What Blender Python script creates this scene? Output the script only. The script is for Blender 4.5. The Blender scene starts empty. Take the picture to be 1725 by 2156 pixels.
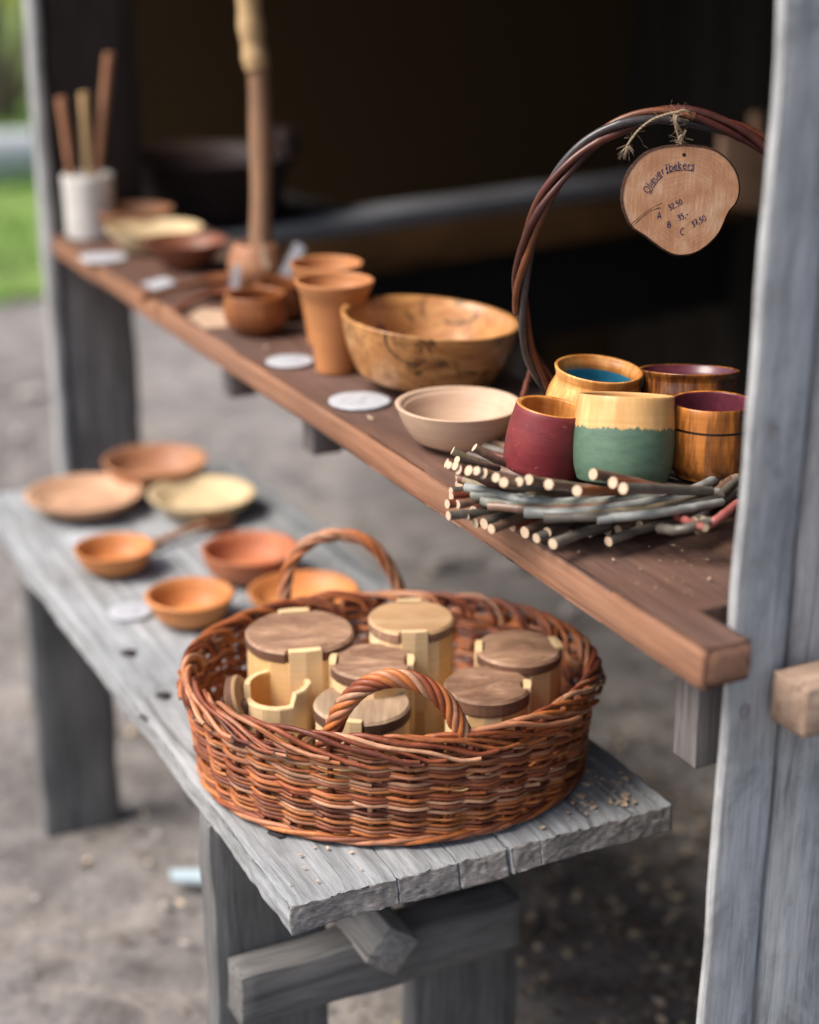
import bpy, math, random
import numpy as np
from mathutils import Vector, Matrix, noise
rnd = random.Random(7)
R_ = math.radians

# ---------------------------------------------------------------- camera, world, sun, exposure
sc = bpy.context.scene
col = sc.collection
PITCH, YAW, CAM_H, FPX = R_(20.0), R_(26.3), 1.31, 3594.0     # FPX: focal length in a 1725 px wide frame (50 mm on 24 mm)
cd = bpy.data.cameras.new('camera'); cam = bpy.data.objects.new('camera', cd); col.objects.link(cam)
cam.location = (0, 0, CAM_H); cam.rotation_euler = (R_(90) - PITCH, 0, -YAW)
cd.sensor_fit = 'HORIZONTAL'; cd.sensor_width = 24.0; cd.lens = 50.0
cd.clip_start = 0.05; cd.clip_end = 300
cd.dof.use_dof = True; cd.dof.focus_distance = 1.56; cd.dof.aperture_fstop = 1.6
sc.camera = cam

world = bpy.data.worlds.new("World"); sc.world = world; world.use_nodes = True
wn, wl = world.node_tree.nodes, world.node_tree.links
SUN_EL, SUN_AZ = R_(52), R_(-84)           # sun direction: azimuth from +Y towards +X
sky = wn.new('ShaderNodeTexSky'); sky.sky_type = 'NISHITA'; sky.sun_disc = False
sky.sun_elevation = SUN_EL; sky.sun_rotation = SUN_AZ
sky.air_density = 1.0; sky.dust_density = 4.0; sky.ozone_density = 1.0
bg = wn['Background']; bg.inputs[1].default_value = 0.11
wl.new(sky.outputs[0], bg.inputs[0])
sd = bpy.data.lights.new('sun', 'SUN'); sun = bpy.data.objects.new('sun', sd); col.objects.link(sun)
sd.energy = 2.35; sd.angle = R_(30); sd.color = (1.0, 0.95, 0.88)
sdir = Vector((math.sin(SUN_AZ) * math.cos(SUN_EL), math.cos(SUN_AZ) * math.cos(SUN_EL), math.sin(SUN_EL)))
sun.rotation_euler = sdir.to_track_quat('Z', 'Y').to_euler()
sc.view_settings.view_transform = 'Standard'; sc.view_settings.look = 'None'
sc.view_settings.gamma = 1; sc.view_settings.use_curve_mapping = False
sc.view_settings.exposure = 0.95
sc.render.engine = 'CYCLES'
sc.cycles.use_denoising = True
sc.cycles.max_bounces = 6

# ---------------------------------------------------------------- placing: a pixel of the 1725 px wide photo on a plane of the place
FW = Vector((math.sin(YAW) * math.cos(PITCH), math.cos(YAW) * math.cos(PITCH), -math.sin(PITCH)))
RT = Vector((math.cos(YAW), -math.sin(YAW), 0)); UP = RT.cross(FW)
EYE = Vector((0, 0, CAM_H)); HF = Vector((math.sin(YAW), math.cos(YAW), 0))
def ray(px, py): return FW * FPX + RT * (px - 862.5) + UP * (1078 - py)
def W(px, py, z):
    r = ray(px, py); return EYE + r * ((z - CAM_H) / r.z)
def V(px, py, h):                       # on an upright plane h metres in front of the camera
    r = ray(px, py); return EYE + r * (h / r.dot(HF))
def dep(p): return (p - EYE).dot(FW)
SH, BE = 0.78, 0.45                     # heights of counter shelf and bench

# ---------------------------------------------------------------- tagging
def tag(o, label=None, cat=None, group=None, kind=None):
    if label: o['label'] = label
    if cat: o['category'] = cat
    if group: o['group'] = group
    if kind: o['kind'] = kind
    return o
def thing(name, label, cat, loc=(0, 0, 0), rz=0.0, group=None):
    o = bpy.data.objects.new(name, None); col.objects.link(o)
    o.location = loc; o.rotation_euler = (0, 0, rz); o.empty_display_size = .05
    return tag(o, label, cat, group)
def mk(name, verts, faces, mats, parent=None, smooth=False, mi=None, loc=None, rot=None):
    me = bpy.data.meshes.new(name); me.from_pydata([tuple(v) for v in verts], [], faces)
    if not isinstance(mats, (list, tuple)): mats = [mats]
    for m in mats: me.materials.append(m)
    if mi is not None: me.polygons.foreach_set('material_index', mi)
    if smooth: me.polygons.foreach_set('use_smooth', [True] * len(faces))
    me.update()
    o = bpy.data.objects.new(name, me); col.objects.link(o)
    if parent: o.parent = parent
    if loc is not None: o.location = loc
    if rot is not None: o.rotation_euler = rot
    return o

# ---------------------------------------------------------------- materials
class NT:
    def __init__(s, name):
        s.m = bpy.data.materials.new(name); s.m.use_nodes = True
        s.n, s.l = s.m.node_tree.nodes, s.m.node_tree.links
        s.b = s.n['Principled BSDF']; s.tc = s.n.new('ShaderNodeTexCoord'); s.oi = s.n.new('ShaderNodeObjectInfo')
    def coord(s, scale=(1, 1, 1), rand=True, src='Object'):
        mp = s.n.new('ShaderNodeMapping'); mp.inputs['Scale'].default_value = scale
        s.l.new(s.tc.outputs[src], mp.inputs[0])
        if rand:
            v = s.n.new('ShaderNodeCombineXYZ')
            for i, k in enumerate((13.7, 7.3, 21.1)):
                m = s.n.new('ShaderNodeMath'); m.operation = 'MULTIPLY'; m.inputs[1].default_value = k
                s.l.new(s.oi.outputs['Random'], m.inputs[0]); s.l.new(m.outputs[0], v.inputs[i])
            s.l.new(v.outputs[0], mp.inputs['Location'])
        return mp.outputs[0]
    def noise(s, co, scale=5, detail=4, rough=.55, dist=0, out=0):
        t = s.n.new('ShaderNodeTexNoise'); t.inputs['Scale'].default_value = scale
        t.inputs['Detail'].default_value = detail; t.inputs['Roughness'].default_value = rough
        t.inputs['Distortion'].default_value = dist
        s.l.new(co, t.inputs['Vector']); return t.outputs[out]
    def ramp(s, f, stops):
        r = s.n.new('ShaderNodeValToRGB'); e = r.color_ramp.elements
        while len(e) < len(stops): e.new(.5)
        for i, (p, c) in enumerate(stops):
            e[i].position = p; e[i].color = (c[0], c[1], c[2], 1) if not isinstance(c, (int, float)) else (c, c, c, 1)
        s.l.new(f, r.inputs[0]); return r.outputs[0]
    def mix(s, f, a, b, mode='MIX'):
        x = s.n.new('ShaderNodeMix'); x.data_type = 'RGBA'; x.blend_type = mode
        for v, i in ((f, 0), (a, 6), (b, 7)):
            if isinstance(v, (int, float)): x.inputs[i].default_value = v if i == 0 else (v, v, v, 1)
            elif isinstance(v, tuple): x.inputs[i].default_value = (*v, 1)
            else: s.l.new(v, x.inputs[i])
        return x.outputs[2]
    def math(s, op, a, b=None):
        x = s.n.new('ShaderNodeMath'); x.operation = op
        for v, i in ((a, 0), (b, 1)):
            if v is None: continue
            if isinstance(v, (int, float)): x.inputs[i].default_value = v
            else: s.l.new(v, x.inputs[i])
        return x.outputs[0]
    def bump(s, h, strength=.3, dist=.002):
        b = s.n.new('ShaderNodeBump'); b.inputs['Strength'].default_value = strength; b.inputs['Distance'].default_value = dist
        s.l.new(h, b.inputs['Height']); s.l.new(b.outputs[0], s.b.inputs['Normal'])
    def out(s, colr, rough=.5, spec=.4, coat=0.0):
        if isinstance(colr, tuple): s.b.inputs['Base Color'].default_value = (*colr, 1)
        else: s.l.new(colr, s.b.inputs['Base Color'])
        if isinstance(rough, (int, float)): s.b.inputs['Roughness'].default_value = rough
        else: s.l.new(rough, s.b.inputs['Roughness'])
        s.b.inputs['Specular IOR Level'].default_value = spec
        s.b.inputs['Coat Weight'].default_value = coat; s.b.inputs['Coat Roughness'].default_value = .25
        return s.m

def turned(name, light, dark, axis=0, scale=26, rough=.42, coat=0.0, spots=0.0, spotc=(.03, .012, .004), contrast=1.0, spec=.4, burl=0.0, stretch=.12):
    """turned wood: grain runs along one horizontal axis of the blank, streaks and soft growth bands across it"""
    t = NT(name); st = [1, 1, 1]; st[axis] = stretch
    co = t.coord(tuple(st))
    a = t.noise(co, scale, 5, .6, .6 + burl * 2)
    b = t.noise(co, scale * 7, 3, .6)
    f = t.math('ADD', t.math('MULTIPLY', a, .75), t.math('MULTIPLY', b, .25))
    w = .16 / contrast
    c = t.ramp(f, [(.5 - w, dark), (.5 + w * .3, tuple((x + y) / 2 for x, y in zip(light, dark))), (.5 + w, light)])
    if spots:
        s2 = t.ramp(t.noise(t.coord((1, 1, 1)), 22, 4, .6, 1.2), [(.56, 0), (.66, 1)])
        c = t.mix(t.math('MULTIPLY', s2, spots), c, spotc)
    ring = t.noise(t.coord((.03, .03, 1)), 420, 3, .6)
    c = t.mix(1.0, c, t.ramp(ring, [(.3, .90), (.7, 1.06)]), 'MULTIPLY')
    big = t.noise(t.coord((1, 1, 1)), 9, 2)
    c = t.mix(1.0, c, t.ramp(big, [(.3, .84), (.7, 1.1)]), 'MULTIPLY')
    t.bump(t.math('ADD', t.math('MULTIPLY', b, .6), ring), .35, .0006)
    return t.out(c, rough, spec, coat)

def weathered(name, light=(.40, .41, .42), dark=(.13, .13, .135), warm=(.33, .28, .24), axis=1, scale=1.0, bump=.6, rough=.85, streak=1.0, mottle=0.0):
    t = NT(name); st = [1, 1, 1]; st[axis] = .045
    co = t.coord(tuple(st))
    fine = t.noise(co, 420 * scale, 5, .65, .3)
    mid = t.noise(co, 120 * scale, 6, .68, .25)
    st2 = [1, 1, 1]; st2[axis] = .3
    patch = t.noise(t.coord(tuple(st2)), 7, 4, .55)
    c = t.ramp(mid, [(.30, dark), (.46, tuple(.45 * x + .55 * y for x, y in zip(dark, light))), (.66, light)])
    c = t.mix(streak * .75, c, t.ramp(fine, [(.28, .45), (.52, 1.0), (.8, 1.12)]), 'MULTIPLY')
    c = t.mix(t.math('MULTIPLY', t.ramp(patch, [(.45, 0), (.7, 1)]), .35), c, warm)
    c = t.mix(1.0, c, t.ramp(t.noise(t.coord((1, 1, 1)), 5, 3), [(.3, .8), (.7, 1.1)]), 'MULTIPLY')
    if mottle:
        st3 = [1, 1, 1]; st3[axis] = .45
        c = t.mix(1.0, c, t.ramp(t.noise(t.coord(tuple(st3)), 26, 6, .72, .4), [(.34, 1 - mottle), (.5, 1.0), (.66, 1 + mottle * .5)]), 'MULTIPLY')
        c = t.mix(t.math('MULTIPLY', t.ramp(t.noise(t.coord(tuple(st3)), 13, 4, .6, 1.4), [(.6, 0), (.7, 1)]), mottle), c, warm)
    crack = t.ramp(t.noise(co, 38 * scale, 3, .6, 1.5), [(.335, 1), (.355, 0)])
    c = t.mix(t.math('MULTIPLY', crack, .55), c, tuple(x * .3 for x in dark))
    h = t.math('ADD', t.math('MULTIPLY', fine, .5), t.math('SUBTRACT', t.math('MULTIPLY', mid, .8), t.math('MULTIPLY', crack, .6)))
    t.bump(h, bump, .0022)
    return t.out(c, rough, .25)

def rodmat(name, rough=.38, spec=.5, endc=None, streaks=1.0):
    """willow rod: the colour comes from the object, broken up by bark streaks, buds and scuffs"""
    t = NT(name)
    co = t.coord((1, 1, 1))
    a = t.noise(co, 60, 4, .6); b = t.noise(co, 320, 3, .6)
    c = t.mix(1.0, t.oi.outputs['Color'], t.ramp(a, [(.3, .62), (.55, 1.0), (.75, 1.3)]), 'MULTIPLY')
    c = t.mix(t.math('MULTIPLY', t.ramp(b, [(.6, 0), (.72, 1)]), .22 * streaks), c, (.42, .27, .16))
    c = t.mix(t.math('MULTIPLY', t.ramp(t.noise(co, 40, 3), [(.62, 0), (.72, 1)]), .5 * streaks), c, (.04, .016, .01))
    t.bump(a, .35, .001)
    return t.out(c, rough, spec)

def plain(name, c, rough=.6, spec=.3, var=.15, scale=60, bump=.15, coat=0):
    t = NT(name); n = t.noise(t.coord(), scale, 4, .6)
    cc = t.mix(1.0, c, t.ramp(n, [(.3, 1 - var), (.7, 1 + var)]), 'MULTIPLY')
    t.bump(n, bump, .001); return t.out(cc, rough, spec, coat)

M = {}
M['bench'] = weathered('weathered_bench', (.375, .39, .405), (.17, .178, .185), (.31, .29, .265), axis=1, mottle=.2, streak=.85)
def endgrain():
    t = NT('bench_end_grain'); a = t.noise(t.coord((.35, 1, 1.6), False), 420, 5, .7, .6); b = t.noise(t.coord((1, 1, 1), False), 40, 4, .6)
    c = t.ramp(a, [(.3, (.15, .135, .125)), (.5, (.25, .23, .215)), (.7, (.34, .32, .30))])
    c = t.mix(1.0, c, t.ramp(b, [(.3, .65), (.7, 1.15)]), 'MULTIPLY'); t.bump(a, .5, .0016); return t.out(c, .95, .1)
M['endgrain'] = endgrain()
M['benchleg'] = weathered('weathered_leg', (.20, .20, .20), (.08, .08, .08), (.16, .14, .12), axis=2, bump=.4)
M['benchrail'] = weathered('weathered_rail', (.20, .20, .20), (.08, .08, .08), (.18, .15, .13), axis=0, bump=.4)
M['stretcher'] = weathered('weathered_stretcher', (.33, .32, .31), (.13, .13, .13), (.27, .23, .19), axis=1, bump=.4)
M['post'] = weathered('weathered_post', (.43, .44, .445), (.27, .275, .28), (.33, .29, .27), axis=2, scale=.8, bump=.4, streak=.9, mottle=.34)
M['postknot'] = plain('post_knot', (.27, .25, .25), .8, .2, .4, 300)
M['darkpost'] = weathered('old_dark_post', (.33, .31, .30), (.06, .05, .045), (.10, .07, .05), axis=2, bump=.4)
M['shelf'] = weathered('shelf_board', (.17, .092, .066), (.075, .040, .030), (.16, .125, .12), axis=1, scale=1.2, bump=.35, rough=.6, streak=.8)  # top colour darkened for the roof's shade; the edge is paler from wear
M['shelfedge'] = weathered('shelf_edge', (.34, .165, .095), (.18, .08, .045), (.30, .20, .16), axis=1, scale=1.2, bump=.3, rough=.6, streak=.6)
M['bracket'] = weathered('bracket_block', (.24, .225, .225), (.10, .085, .08), (.2, .15, .12), axis=2, bump=.3)
M['peg'] = weathered('rail_pale', (.42, .29, .21), (.2, .12, .08), (.33, .25, .2), axis=0, bump=.2, rough=.6, streak=.5)
M['wall'] = weathered('shade_dark_wall', (.014, .010, .007), (.009, .007, .005), (.012, .009, .006), axis=2, bump=.3, rough=.8)  # near-black colour carries the darkness inside the stall
M['shadepost'] = weathered('shaded_dark_post', (.045, .036, .034), (.018, .013, .012), (.06, .035, .025), axis=2, bump=.4)  # dark tone stands in for shade on the post's inner face
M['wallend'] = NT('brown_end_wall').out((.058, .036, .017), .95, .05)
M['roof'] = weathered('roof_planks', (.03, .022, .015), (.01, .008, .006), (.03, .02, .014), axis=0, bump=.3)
M['counter'] = weathered('counter_wood', (.24, .25, .27), (.12, .12, .135), (.10, .06, .035), axis=0, bump=.3)
M['counterdark'] = weathered('counter_front', (.22, .105, .035), (.07, .035, .015), (.03, .02, .01), axis=0, bump=.3)
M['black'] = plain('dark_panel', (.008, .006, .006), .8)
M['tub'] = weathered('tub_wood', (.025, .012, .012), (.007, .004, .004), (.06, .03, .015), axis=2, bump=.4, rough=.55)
M['orange'] = turned('orange_wood', (.62, .26, .085), (.48, .17, .05), contrast=1.1, rough=.5)
M['terracotta'] = turned('red_wood', (.52, .19, .085), (.40, .125, .055), contrast=1.1, rough=.55)
M['brown'] = turned('brown_wood', (.30, .115, .05), (.13, .045, .02), contrast=.9, rough=.45)
M['redbrown'] = turned('reddish_bowl_wood', (.26, .095, .05), (.14, .045, .022), rough=.5)
M['cupbrown'] = turned('cup_brown_wood', (.36, .13, .04), (.17, .05, .015), axis=2, rough=.38, coat=.2)
M['beaker'] = turned('beaker_wood', (.50, .215, .08), (.43, .17, .06), axis=2, contrast=.6, rough=.55)
M['burl'] = turned('burl_wood', (.66, .35, .12), (.36, .14, .045), scale=18, contrast=1.1, rough=.34, coat=.3, spots=.85, burl=2.2)
M['cream'] = turned('cream_wood', (.60, .43, .31), (.50, .33, .225), scale=40, contrast=.7, rough=.6, spec=.3)
M['pale'] = turned('pale_wood', (.66, .52, .33), (.55, .40, .22), contrast=.6, rough=.6, spec=.3)
M['pinkish'] = turned('pinkish_wood', (.58, .36, .23), (.46, .25, .14), contrast=1.1, rough=.6)
M['tanbowl'] = turned('tan_wood', (.48, .25, .13), (.33, .14, .07), contrast=1.1, rough=.55)
M['cupwood'] = turned('cup_wood', (.80, .40, .12), (.42, .15, .03), axis=2, scale=32, contrast=1.7, rough=.35, coat=.25)
M['cupdark'] = turned('cup_dark_wood', (.50, .175, .032), (.07, .02, .006), axis=2, scale=34, contrast=1.7, rough=.32, coat=.35)
M['cupin'] = turned('cup_inner_wood', (.78, .47, .20), (.62, .33, .12), axis=2, scale=30, contrast=.7, rough=.5)
M['purple'] = plain('purple_paint', (.12, .026, .040), .32, .5, .25, 90, .2, .3)
M['blue'] = plain('blue_paint', (.035, .22, .33), .4, .4, .15, 80)
M['staves'] = turned('stave_wood', (.80, .61, .36), (.66, .44, .22), axis=2, scale=30, contrast=.7, rough=.6, spec=.3)
M['stavesb'] = turned('stave_wood_tan', (.74, .49, .24), (.56, .33, .13), axis=2, scale=30, contrast=.9, rough=.6, spec=.3)
M['stavesc'] = turned('stave_wood_cream', (.82, .66, .42), (.72, .52, .28), axis=2, scale=30, contrast=.9, rough=.6, spec=.3)
M['staveinner'] = turned('stave_inner_wood', (.72, .40, .12), (.60, .30, .08), axis=2, scale=30, contrast=.7, rough=.55)
M['lid'] = turned('lid_wood', (.46, .28, .175), (.19, .10, .06), axis=0, scale=26, contrast=1.2, rough=.65, spots=.6, spotc=(.14, .07, .04), burl=.6, stretch=.32)
M['lidside'] = turned('lid_bark', (.17, .08, .045), (.09, .04, .022), axis=0, scale=40, rough=.8)
M['liddark'] = turned('lid_dark_wood', (.36, .21, .13), (.14, .07, .04), axis=0, scale=26, contrast=1.2, rough=.7, spots=.6, spotc=(.10, .05, .03), burl=.6, stretch=.32)
M['lidpale'] = turned('lid_pale_wood', (.56, .37, .20), (.38, .21, .10), axis=0, scale=34, rough=.65, stretch=.3)
M['lidstripe'] = turned('lid_striped_wood', (.58, .43, .28), (.22, .13, .08), axis=1, scale=28, contrast=1.1, rough=.65)
M['white'] = plain('chalk_white', (.43, .44, .47), .5, .4, .14, 120)
M['porcelain'] = plain('birch_bark', (.52, .50, .47), .6, .3, .25, 30)
M['spoon'] = turned('spoon_wood', (.45, .23, .13), (.32, .14, .07), rough=.6)
M['stickpale'] = turned('peeled_stick', (.60, .42, .23), (.50, .32, .15), axis=2, rough=.7)
M['stickbark'] = turned('bark_stick', (.36, .21, .12), (.20, .10, .055), axis=2, rough=.7)
M['rod'] = rodmat('willow_rod', rough=.45, spec=.35, streaks=1.3)
M['twig'] = rodmat('twig_bark', rough=.36, streaks=.5)
M['cutend'] = plain('cut_wood', (.54, .40, .28), .7, .2, .12, 200)
M['twine'] = plain('jute_twine', (.33, .25, .17), .9, .1, .3, 400, .5)
M['pencil'] = plain('faded_pencil', (.20, .22, .30), .7, .2, .05)
M['ink'] = plain('blue_ink', (.018, .018, .075), .5, .2, .05)
M['bark'] = plain('slice_bark', (.055, .028, .02), .9, .1, .5, 300, 1.0)
M['chip'] = plain('wood_chip', (.50, .40, .29), .8, .2, .45, 30)
M['stone'] = plain('pale_stone', (.42, .38, .35), .8, .2, .3, 30)
M['bluewhite'] = plain('blue_white_shard', (.45, .56, .62), .6, .3, .1)
M['knot'] = plain('dark_knot', (.035, .028, .03), .8, .2, .3, 200)

def paint_cup(name, paint, edge, amp, below=True, wood=None, chips=0.0):
    """wooden cup painted up to (or from) a height, with a brushed, toothed paint edge"""
    base = turned(name, *(wood or ((.84, .52, .23), (.62, .33, .11))), axis=2, scale=34, contrast=1.4, rough=.4, coat=.15)
    t = NT.__new__(NT); t.m = base; t.n, t.l = base.node_tree.nodes, base.node_tree.links
    t.b = t.n['Principled BSDF']; t.tc = t.n.new('ShaderNodeTexCoord'); t.oi = t.n.new('ShaderNodeObjectInfo')
    sx = t.n.new('ShaderNodeSeparateXYZ'); t.l.new(t.tc.outputs['Object'], sx.inputs[0])
    n = t.noise(t.coord((1, 1, .12), False), 240, 3, .7)
    n2 = t.noise(t.coord((1, 1, .12), False), 45, 2, .6)
    nn = t.math('ADD', t.math('MULTIPLY', t.math('SUBTRACT', n, .5), amp), t.math('MULTIPLY', t.math('SUBTRACT', n2, .5), amp * .8))
    z = t.math('ADD', sx.outputs[2], nn)
    m = t.ramp(t.math('ADD', t.math('MULTIPLY', t.math('SUBTRACT', z, edge), -400.0 if below else 400.0), .5), [(.2, 0), (.8, 1)])
    old = t.b.inputs['Base Color'].links[0].from_socket
    br = t.noise(t.coord((1, 1, 2.5), False), 42, 5, .65)
    pc = t.mix(1.0, paint, t.ramp(br, [(.3, .78), (.7, 1.22)]), 'MULTIPLY')
    if chips:
        ch = t.ramp(t.noise(t.coord((1, 1, 1), False), 120, 4, .7), [(.64, 0), (.69, 1)])
        pc = t.mix(t.math('MULTIPLY', ch, chips), pc, tuple(min(1, x * 2.2 + .05) for x in paint))
    t.l.new(t.mix(m, old, pc), t.b.inputs['Base Color'])
    rr = t.ramp(m, [(0, .38), (1, .5)]); t.l.new(rr, t.b.inputs['Roughness'])
    return base
M['greencup'] = paint_cup('green_dipped_cup', (.088, .155, .105), .0505, .010)
M['redcup'] = paint_cup('red_painted_cup', (.165, .020, .024), .12, .004, chips=.7)

def slice_face():
    t = NT('slice_face'); co = t.coord((1, 1, 1), False)
    mp = t.n.new('ShaderNodeMapping'); mp.inputs['Location'].default_value = (-.014, -.004, 0); t.l.new(co, mp.inputs[0])
    ln = t.n.new('ShaderNodeVectorMath'); ln.operation = 'LENGTH'
    wob = t.n.new('ShaderNodeVectorMath'); wob.operation = 'ADD'
    nz = t.n.new('ShaderNodeTexNoise'); nz.inputs['Scale'].default_value = 28; t.l.new(co, nz.inputs['Vector'])
    sc_ = t.n.new('ShaderNodeVectorMath'); sc_.operation = 'SCALE'; sc_.inputs[3].default_value = .022; t.l.new(nz.outputs[1], sc_.inputs[0])
    t.l.new(mp.outputs[0], wob.inputs[0]); t.l.new(sc_.outputs[0], wob.inputs[1]); t.l.new(wob.outputs[0], ln.inputs[0])
    rings = t.math('SINE', t.math('MULTIPLY', ln.outputs[1], 1900.0))
    patch = t.noise(co, 45, 4, .6)
    saw = t.noise(t.coord((1, .1, 1), False), 420, 3, .6)
    c = t.ramp(patch, [(.32, (.36, .175, .095)), (.5, (.44, .235, .135)), (.7, (.52, .33, .22))])
    c = t.mix(1.0, c, t.ramp(t.math('MULTIPLY', t.math('ADD', rings, 1.0), .5), [(0, .93), (1, 1.03)]), 'MULTIPLY')
    c = t.mix(1.0, c, t.ramp(saw, [(.3, .85), (.7, 1.1)]), 'MULTIPLY')
    t.bump(saw, .3, .0006); return t.out(c, .7, .2)
M['slice'] = slice_face()

def band_cup():
    m = M['cupdark'].copy(); m.name = 'banded_cup_wood'
    n, l = m.node_tree.nodes, m.node_tree.links; b = n['Principled BSDF']
    tc = n.new('ShaderNodeTexCoord'); sx = n.new('ShaderNodeSeparateXYZ'); l.new(tc.outputs['Object'], sx.inputs[0])
    a = n.new('ShaderNodeMath'); a.operation = 'COMPARE'; a.inputs[1].default_value = .0485; a.inputs[2].default_value = .0011; l.new(sx.outputs[2], a.inputs[0])
    mx = n.new('ShaderNodeMix'); mx.data_type = 'RGBA'; old = b.inputs['Base Color'].links[0].from_socket
    l.new(a.outputs[0], mx.inputs[0]); l.new(old, mx.inputs[6]); mx.inputs[7].default_value = (.008, .004, .003, 1)
    l.new(mx.outputs[2], b.inputs['Base Color']); return m
M['bandcup'] = band_cup()

def ground_mat():
    t = NT('trodden_dirt'); co = t.coord((1, 1, 1), False)
    a = t.noise(co, 1.6, 5, .6); b = t.noise(co, 14, 6, .68); c_ = t.noise(co, 90, 4, .7)
    c = t.ramp(b, [(.3, (.12, .108, .10)), (.5, (.225, .206, .198)), (.72, (.325, .30, .28))])
    c = t.mix(1.0, c, t.ramp(a, [(.32, .62), (.66, 1.18)]), 'MULTIPLY')
    c = t.mix(t.math('MULTIPLY', t.ramp(t.noise(co, 4.5, 5, .7, .8), [(.5, 0), (.68, 1)]), .7), c, (.37, .325, .285))
    c = t.mix(1.0, c, t.ramp(c_, [(.3, .74), (.7, 1.16)]), 'MULTIPLY')
    t.bump(t.math('ADD', t.math('MULTIPLY', b, 1.0), t.math('MULTIPLY', c_, .35)), .8, .012)
    return t.out(c, .95, .15)
M['ground'] = ground_mat()
def leafmat(name, c1, c2):
    t = NT(name); g = t.n.new('ShaderNodeNewGeometry')
    c = t.ramp(g.outputs['Random Per Island'], [(0, c1), (1, c2)])
    t.b.inputs['Subsurface Weight'].default_value = 0
    return t.out(c, .6, .3)
M['grass'] = leafmat('grass_blades', (.13, .27, .05), (.26, .42, .09))
M['lawn'] = plain('lawn_soil', (.15, .22, .06), .95, .1, .6, 3)
M['leaf1'] = leafmat('bush_leaves', (.40, .50, .08), (.75, .75, .16))
M['leaf2'] = leafmat('bush_leaves_dark', (.06, .12, .02), (.16, .24, .05))
M['trunk'] = weathered('trunk_bark', (.2, .16, .12), (.06, .05, .04), (.15, .1, .07), axis=2)
M['log'] = weathered('pale_log', (.55, .57, .60), (.3, .31, .33), (.45, .42, .4), axis=0)

# ---------------------------------------------------------------- shape helpers
def gridbox(xs, ys, zs):
    """box surface with shared vertices on arbitrary grid lines"""
    idx, verts, faces = {}, [], []
    nx, ny, nz = len(xs), len(ys), len(zs)
    def v(i, j, k):
        key = (i, j, k)
        if key not in idx: idx[key] = len(verts); verts.append(Vector((xs[i], ys[j], zs[k])))
        return idx[key]
    for i in range(nx - 1):
        for j in range(ny - 1):
            faces.append((v(i, j, 0), v(i, j + 1, 0), v(i + 1, j + 1, 0), v(i + 1, j, 0)))
            faces.append((v(i, j, nz - 1), v(i + 1, j, nz - 1), v(i + 1, j + 1, nz - 1), v(i, j + 1, nz - 1)))
    for i in range(nx - 1):
        for k in range(nz - 1):
            faces.append((v(i, 0, k), v(i + 1, 0, k), v(i + 1, 0, k + 1), v(i, 0, k + 1)))
            faces.append((v(i, ny - 1, k), v(i, ny - 1, k + 1), v(i + 1, ny - 1, k + 1), v(i + 1, ny - 1, k)))
    for j in range(ny - 1):
        for k in range(nz - 1):
            faces.append((v(0, j, k), v(0, j, k + 1), v(0, j + 1, k + 1), v(0, j + 1, k)))
            faces.append((v(nx - 1, j, k), v(nx - 1, j + 1, k), v(nx - 1, j + 1, k + 1), v(nx - 1, j, k + 1)))
    return verts, faces
def lin(a, b, n): return [a + (b - a) * i / n for i in range(n + 1)]
def edgy(a, b, n, e):           # grid lines with extra ones near both ends, so that edges can round
    return [a, a + e * .3, a + e] + lin(a + e, b - e, n)[1:-1] + [b - e, b - e * .3, b]
def plank(name, size, loc, mat, parent=None, rot=(0, 0, 0), amp=.0015, e=.004, n=(2, 2, 2), seed=0, mi=None):
    sx, sy, sz = size
    ee = [min(e, s * .3) for s in size]
    vs, fs = gridbox(edgy(-sx / 2, sx / 2, n[0], ee[0]), edgy(-sy / 2, sy / 2, n[1], ee[1]), edgy(-sz / 2, sz / 2, n[2], ee[2]))
    hs = (sx / 2, sy / 2, sz / 2)
    for p in vs:
        near = [hs[i] - abs(p[i]) < ee[i] * .35 for i in range(3)]
        if sum(near) >= 2:
            for i in range(3):
                if near[i]: p[i] -= math.copysign(ee[i] * .3, p[i])
        q = Vector(((p.x + seed) * 14, p.y * 14, p.z * 14))
        p += Vector((noise.noise(q), noise.noise(q + Vector((9, 3, 1))), noise.noise(q + Vector((2, 7, 5))))) * amp
    return mk(name, vs, fs, mat, parent, True, loc=loc, rot=rot)

def tube_geo(pts, rad, seg=7, verts=None, faces=None, mi=None, caps=True, capmi=0, bodymi=0):
    verts = [] if verts is None else verts; faces = [] if faces is None else faces; mi = [] if mi is None else mi
    n = len(pts); base = len(verts)
    if not hasattr(rad, '__len__'): rad = [rad] * n
    t0 = (pts[1] - pts[0]).normalized()
    a = Vector((0, 0, 1)) if abs(t0.z) < .9 else Vector((1, 0, 0))
    u = (a - t0 * a.dot(t0)).normalized()
    for i in range(n):
        t = (pts[min(i + 1, n - 1)] - pts[max(i - 1, 0)]).normalized()
        u = (u - t * u.dot(t)).normalized(); w = t.cross(u)
        for k in range(seg):
            an = 2 * math.pi * k / seg
            verts.append(pts[i] + (u * math.cos(an) + w * math.sin(an)) * rad[i])
    for i in range(n - 1):
        for k in range(seg):
            k2 = (k + 1) % seg
            faces.append((base + i * seg + k, base + i * seg + k2, base + (i + 1) * seg + k2, base + (i + 1) * seg + k)); mi.append(bodymi)
    if caps:
        for ring, flip in ((0, True), (n - 1, False)):
            b2 = len(verts); verts += [verts[base + ring * seg + k].copy() for k in range(seg)]
            f = [b2 + k for k in range(seg)]
            faces.append(tuple(reversed(f)) if flip else tuple(f)); mi.append(capmi)
    return verts, faces, mi
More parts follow.
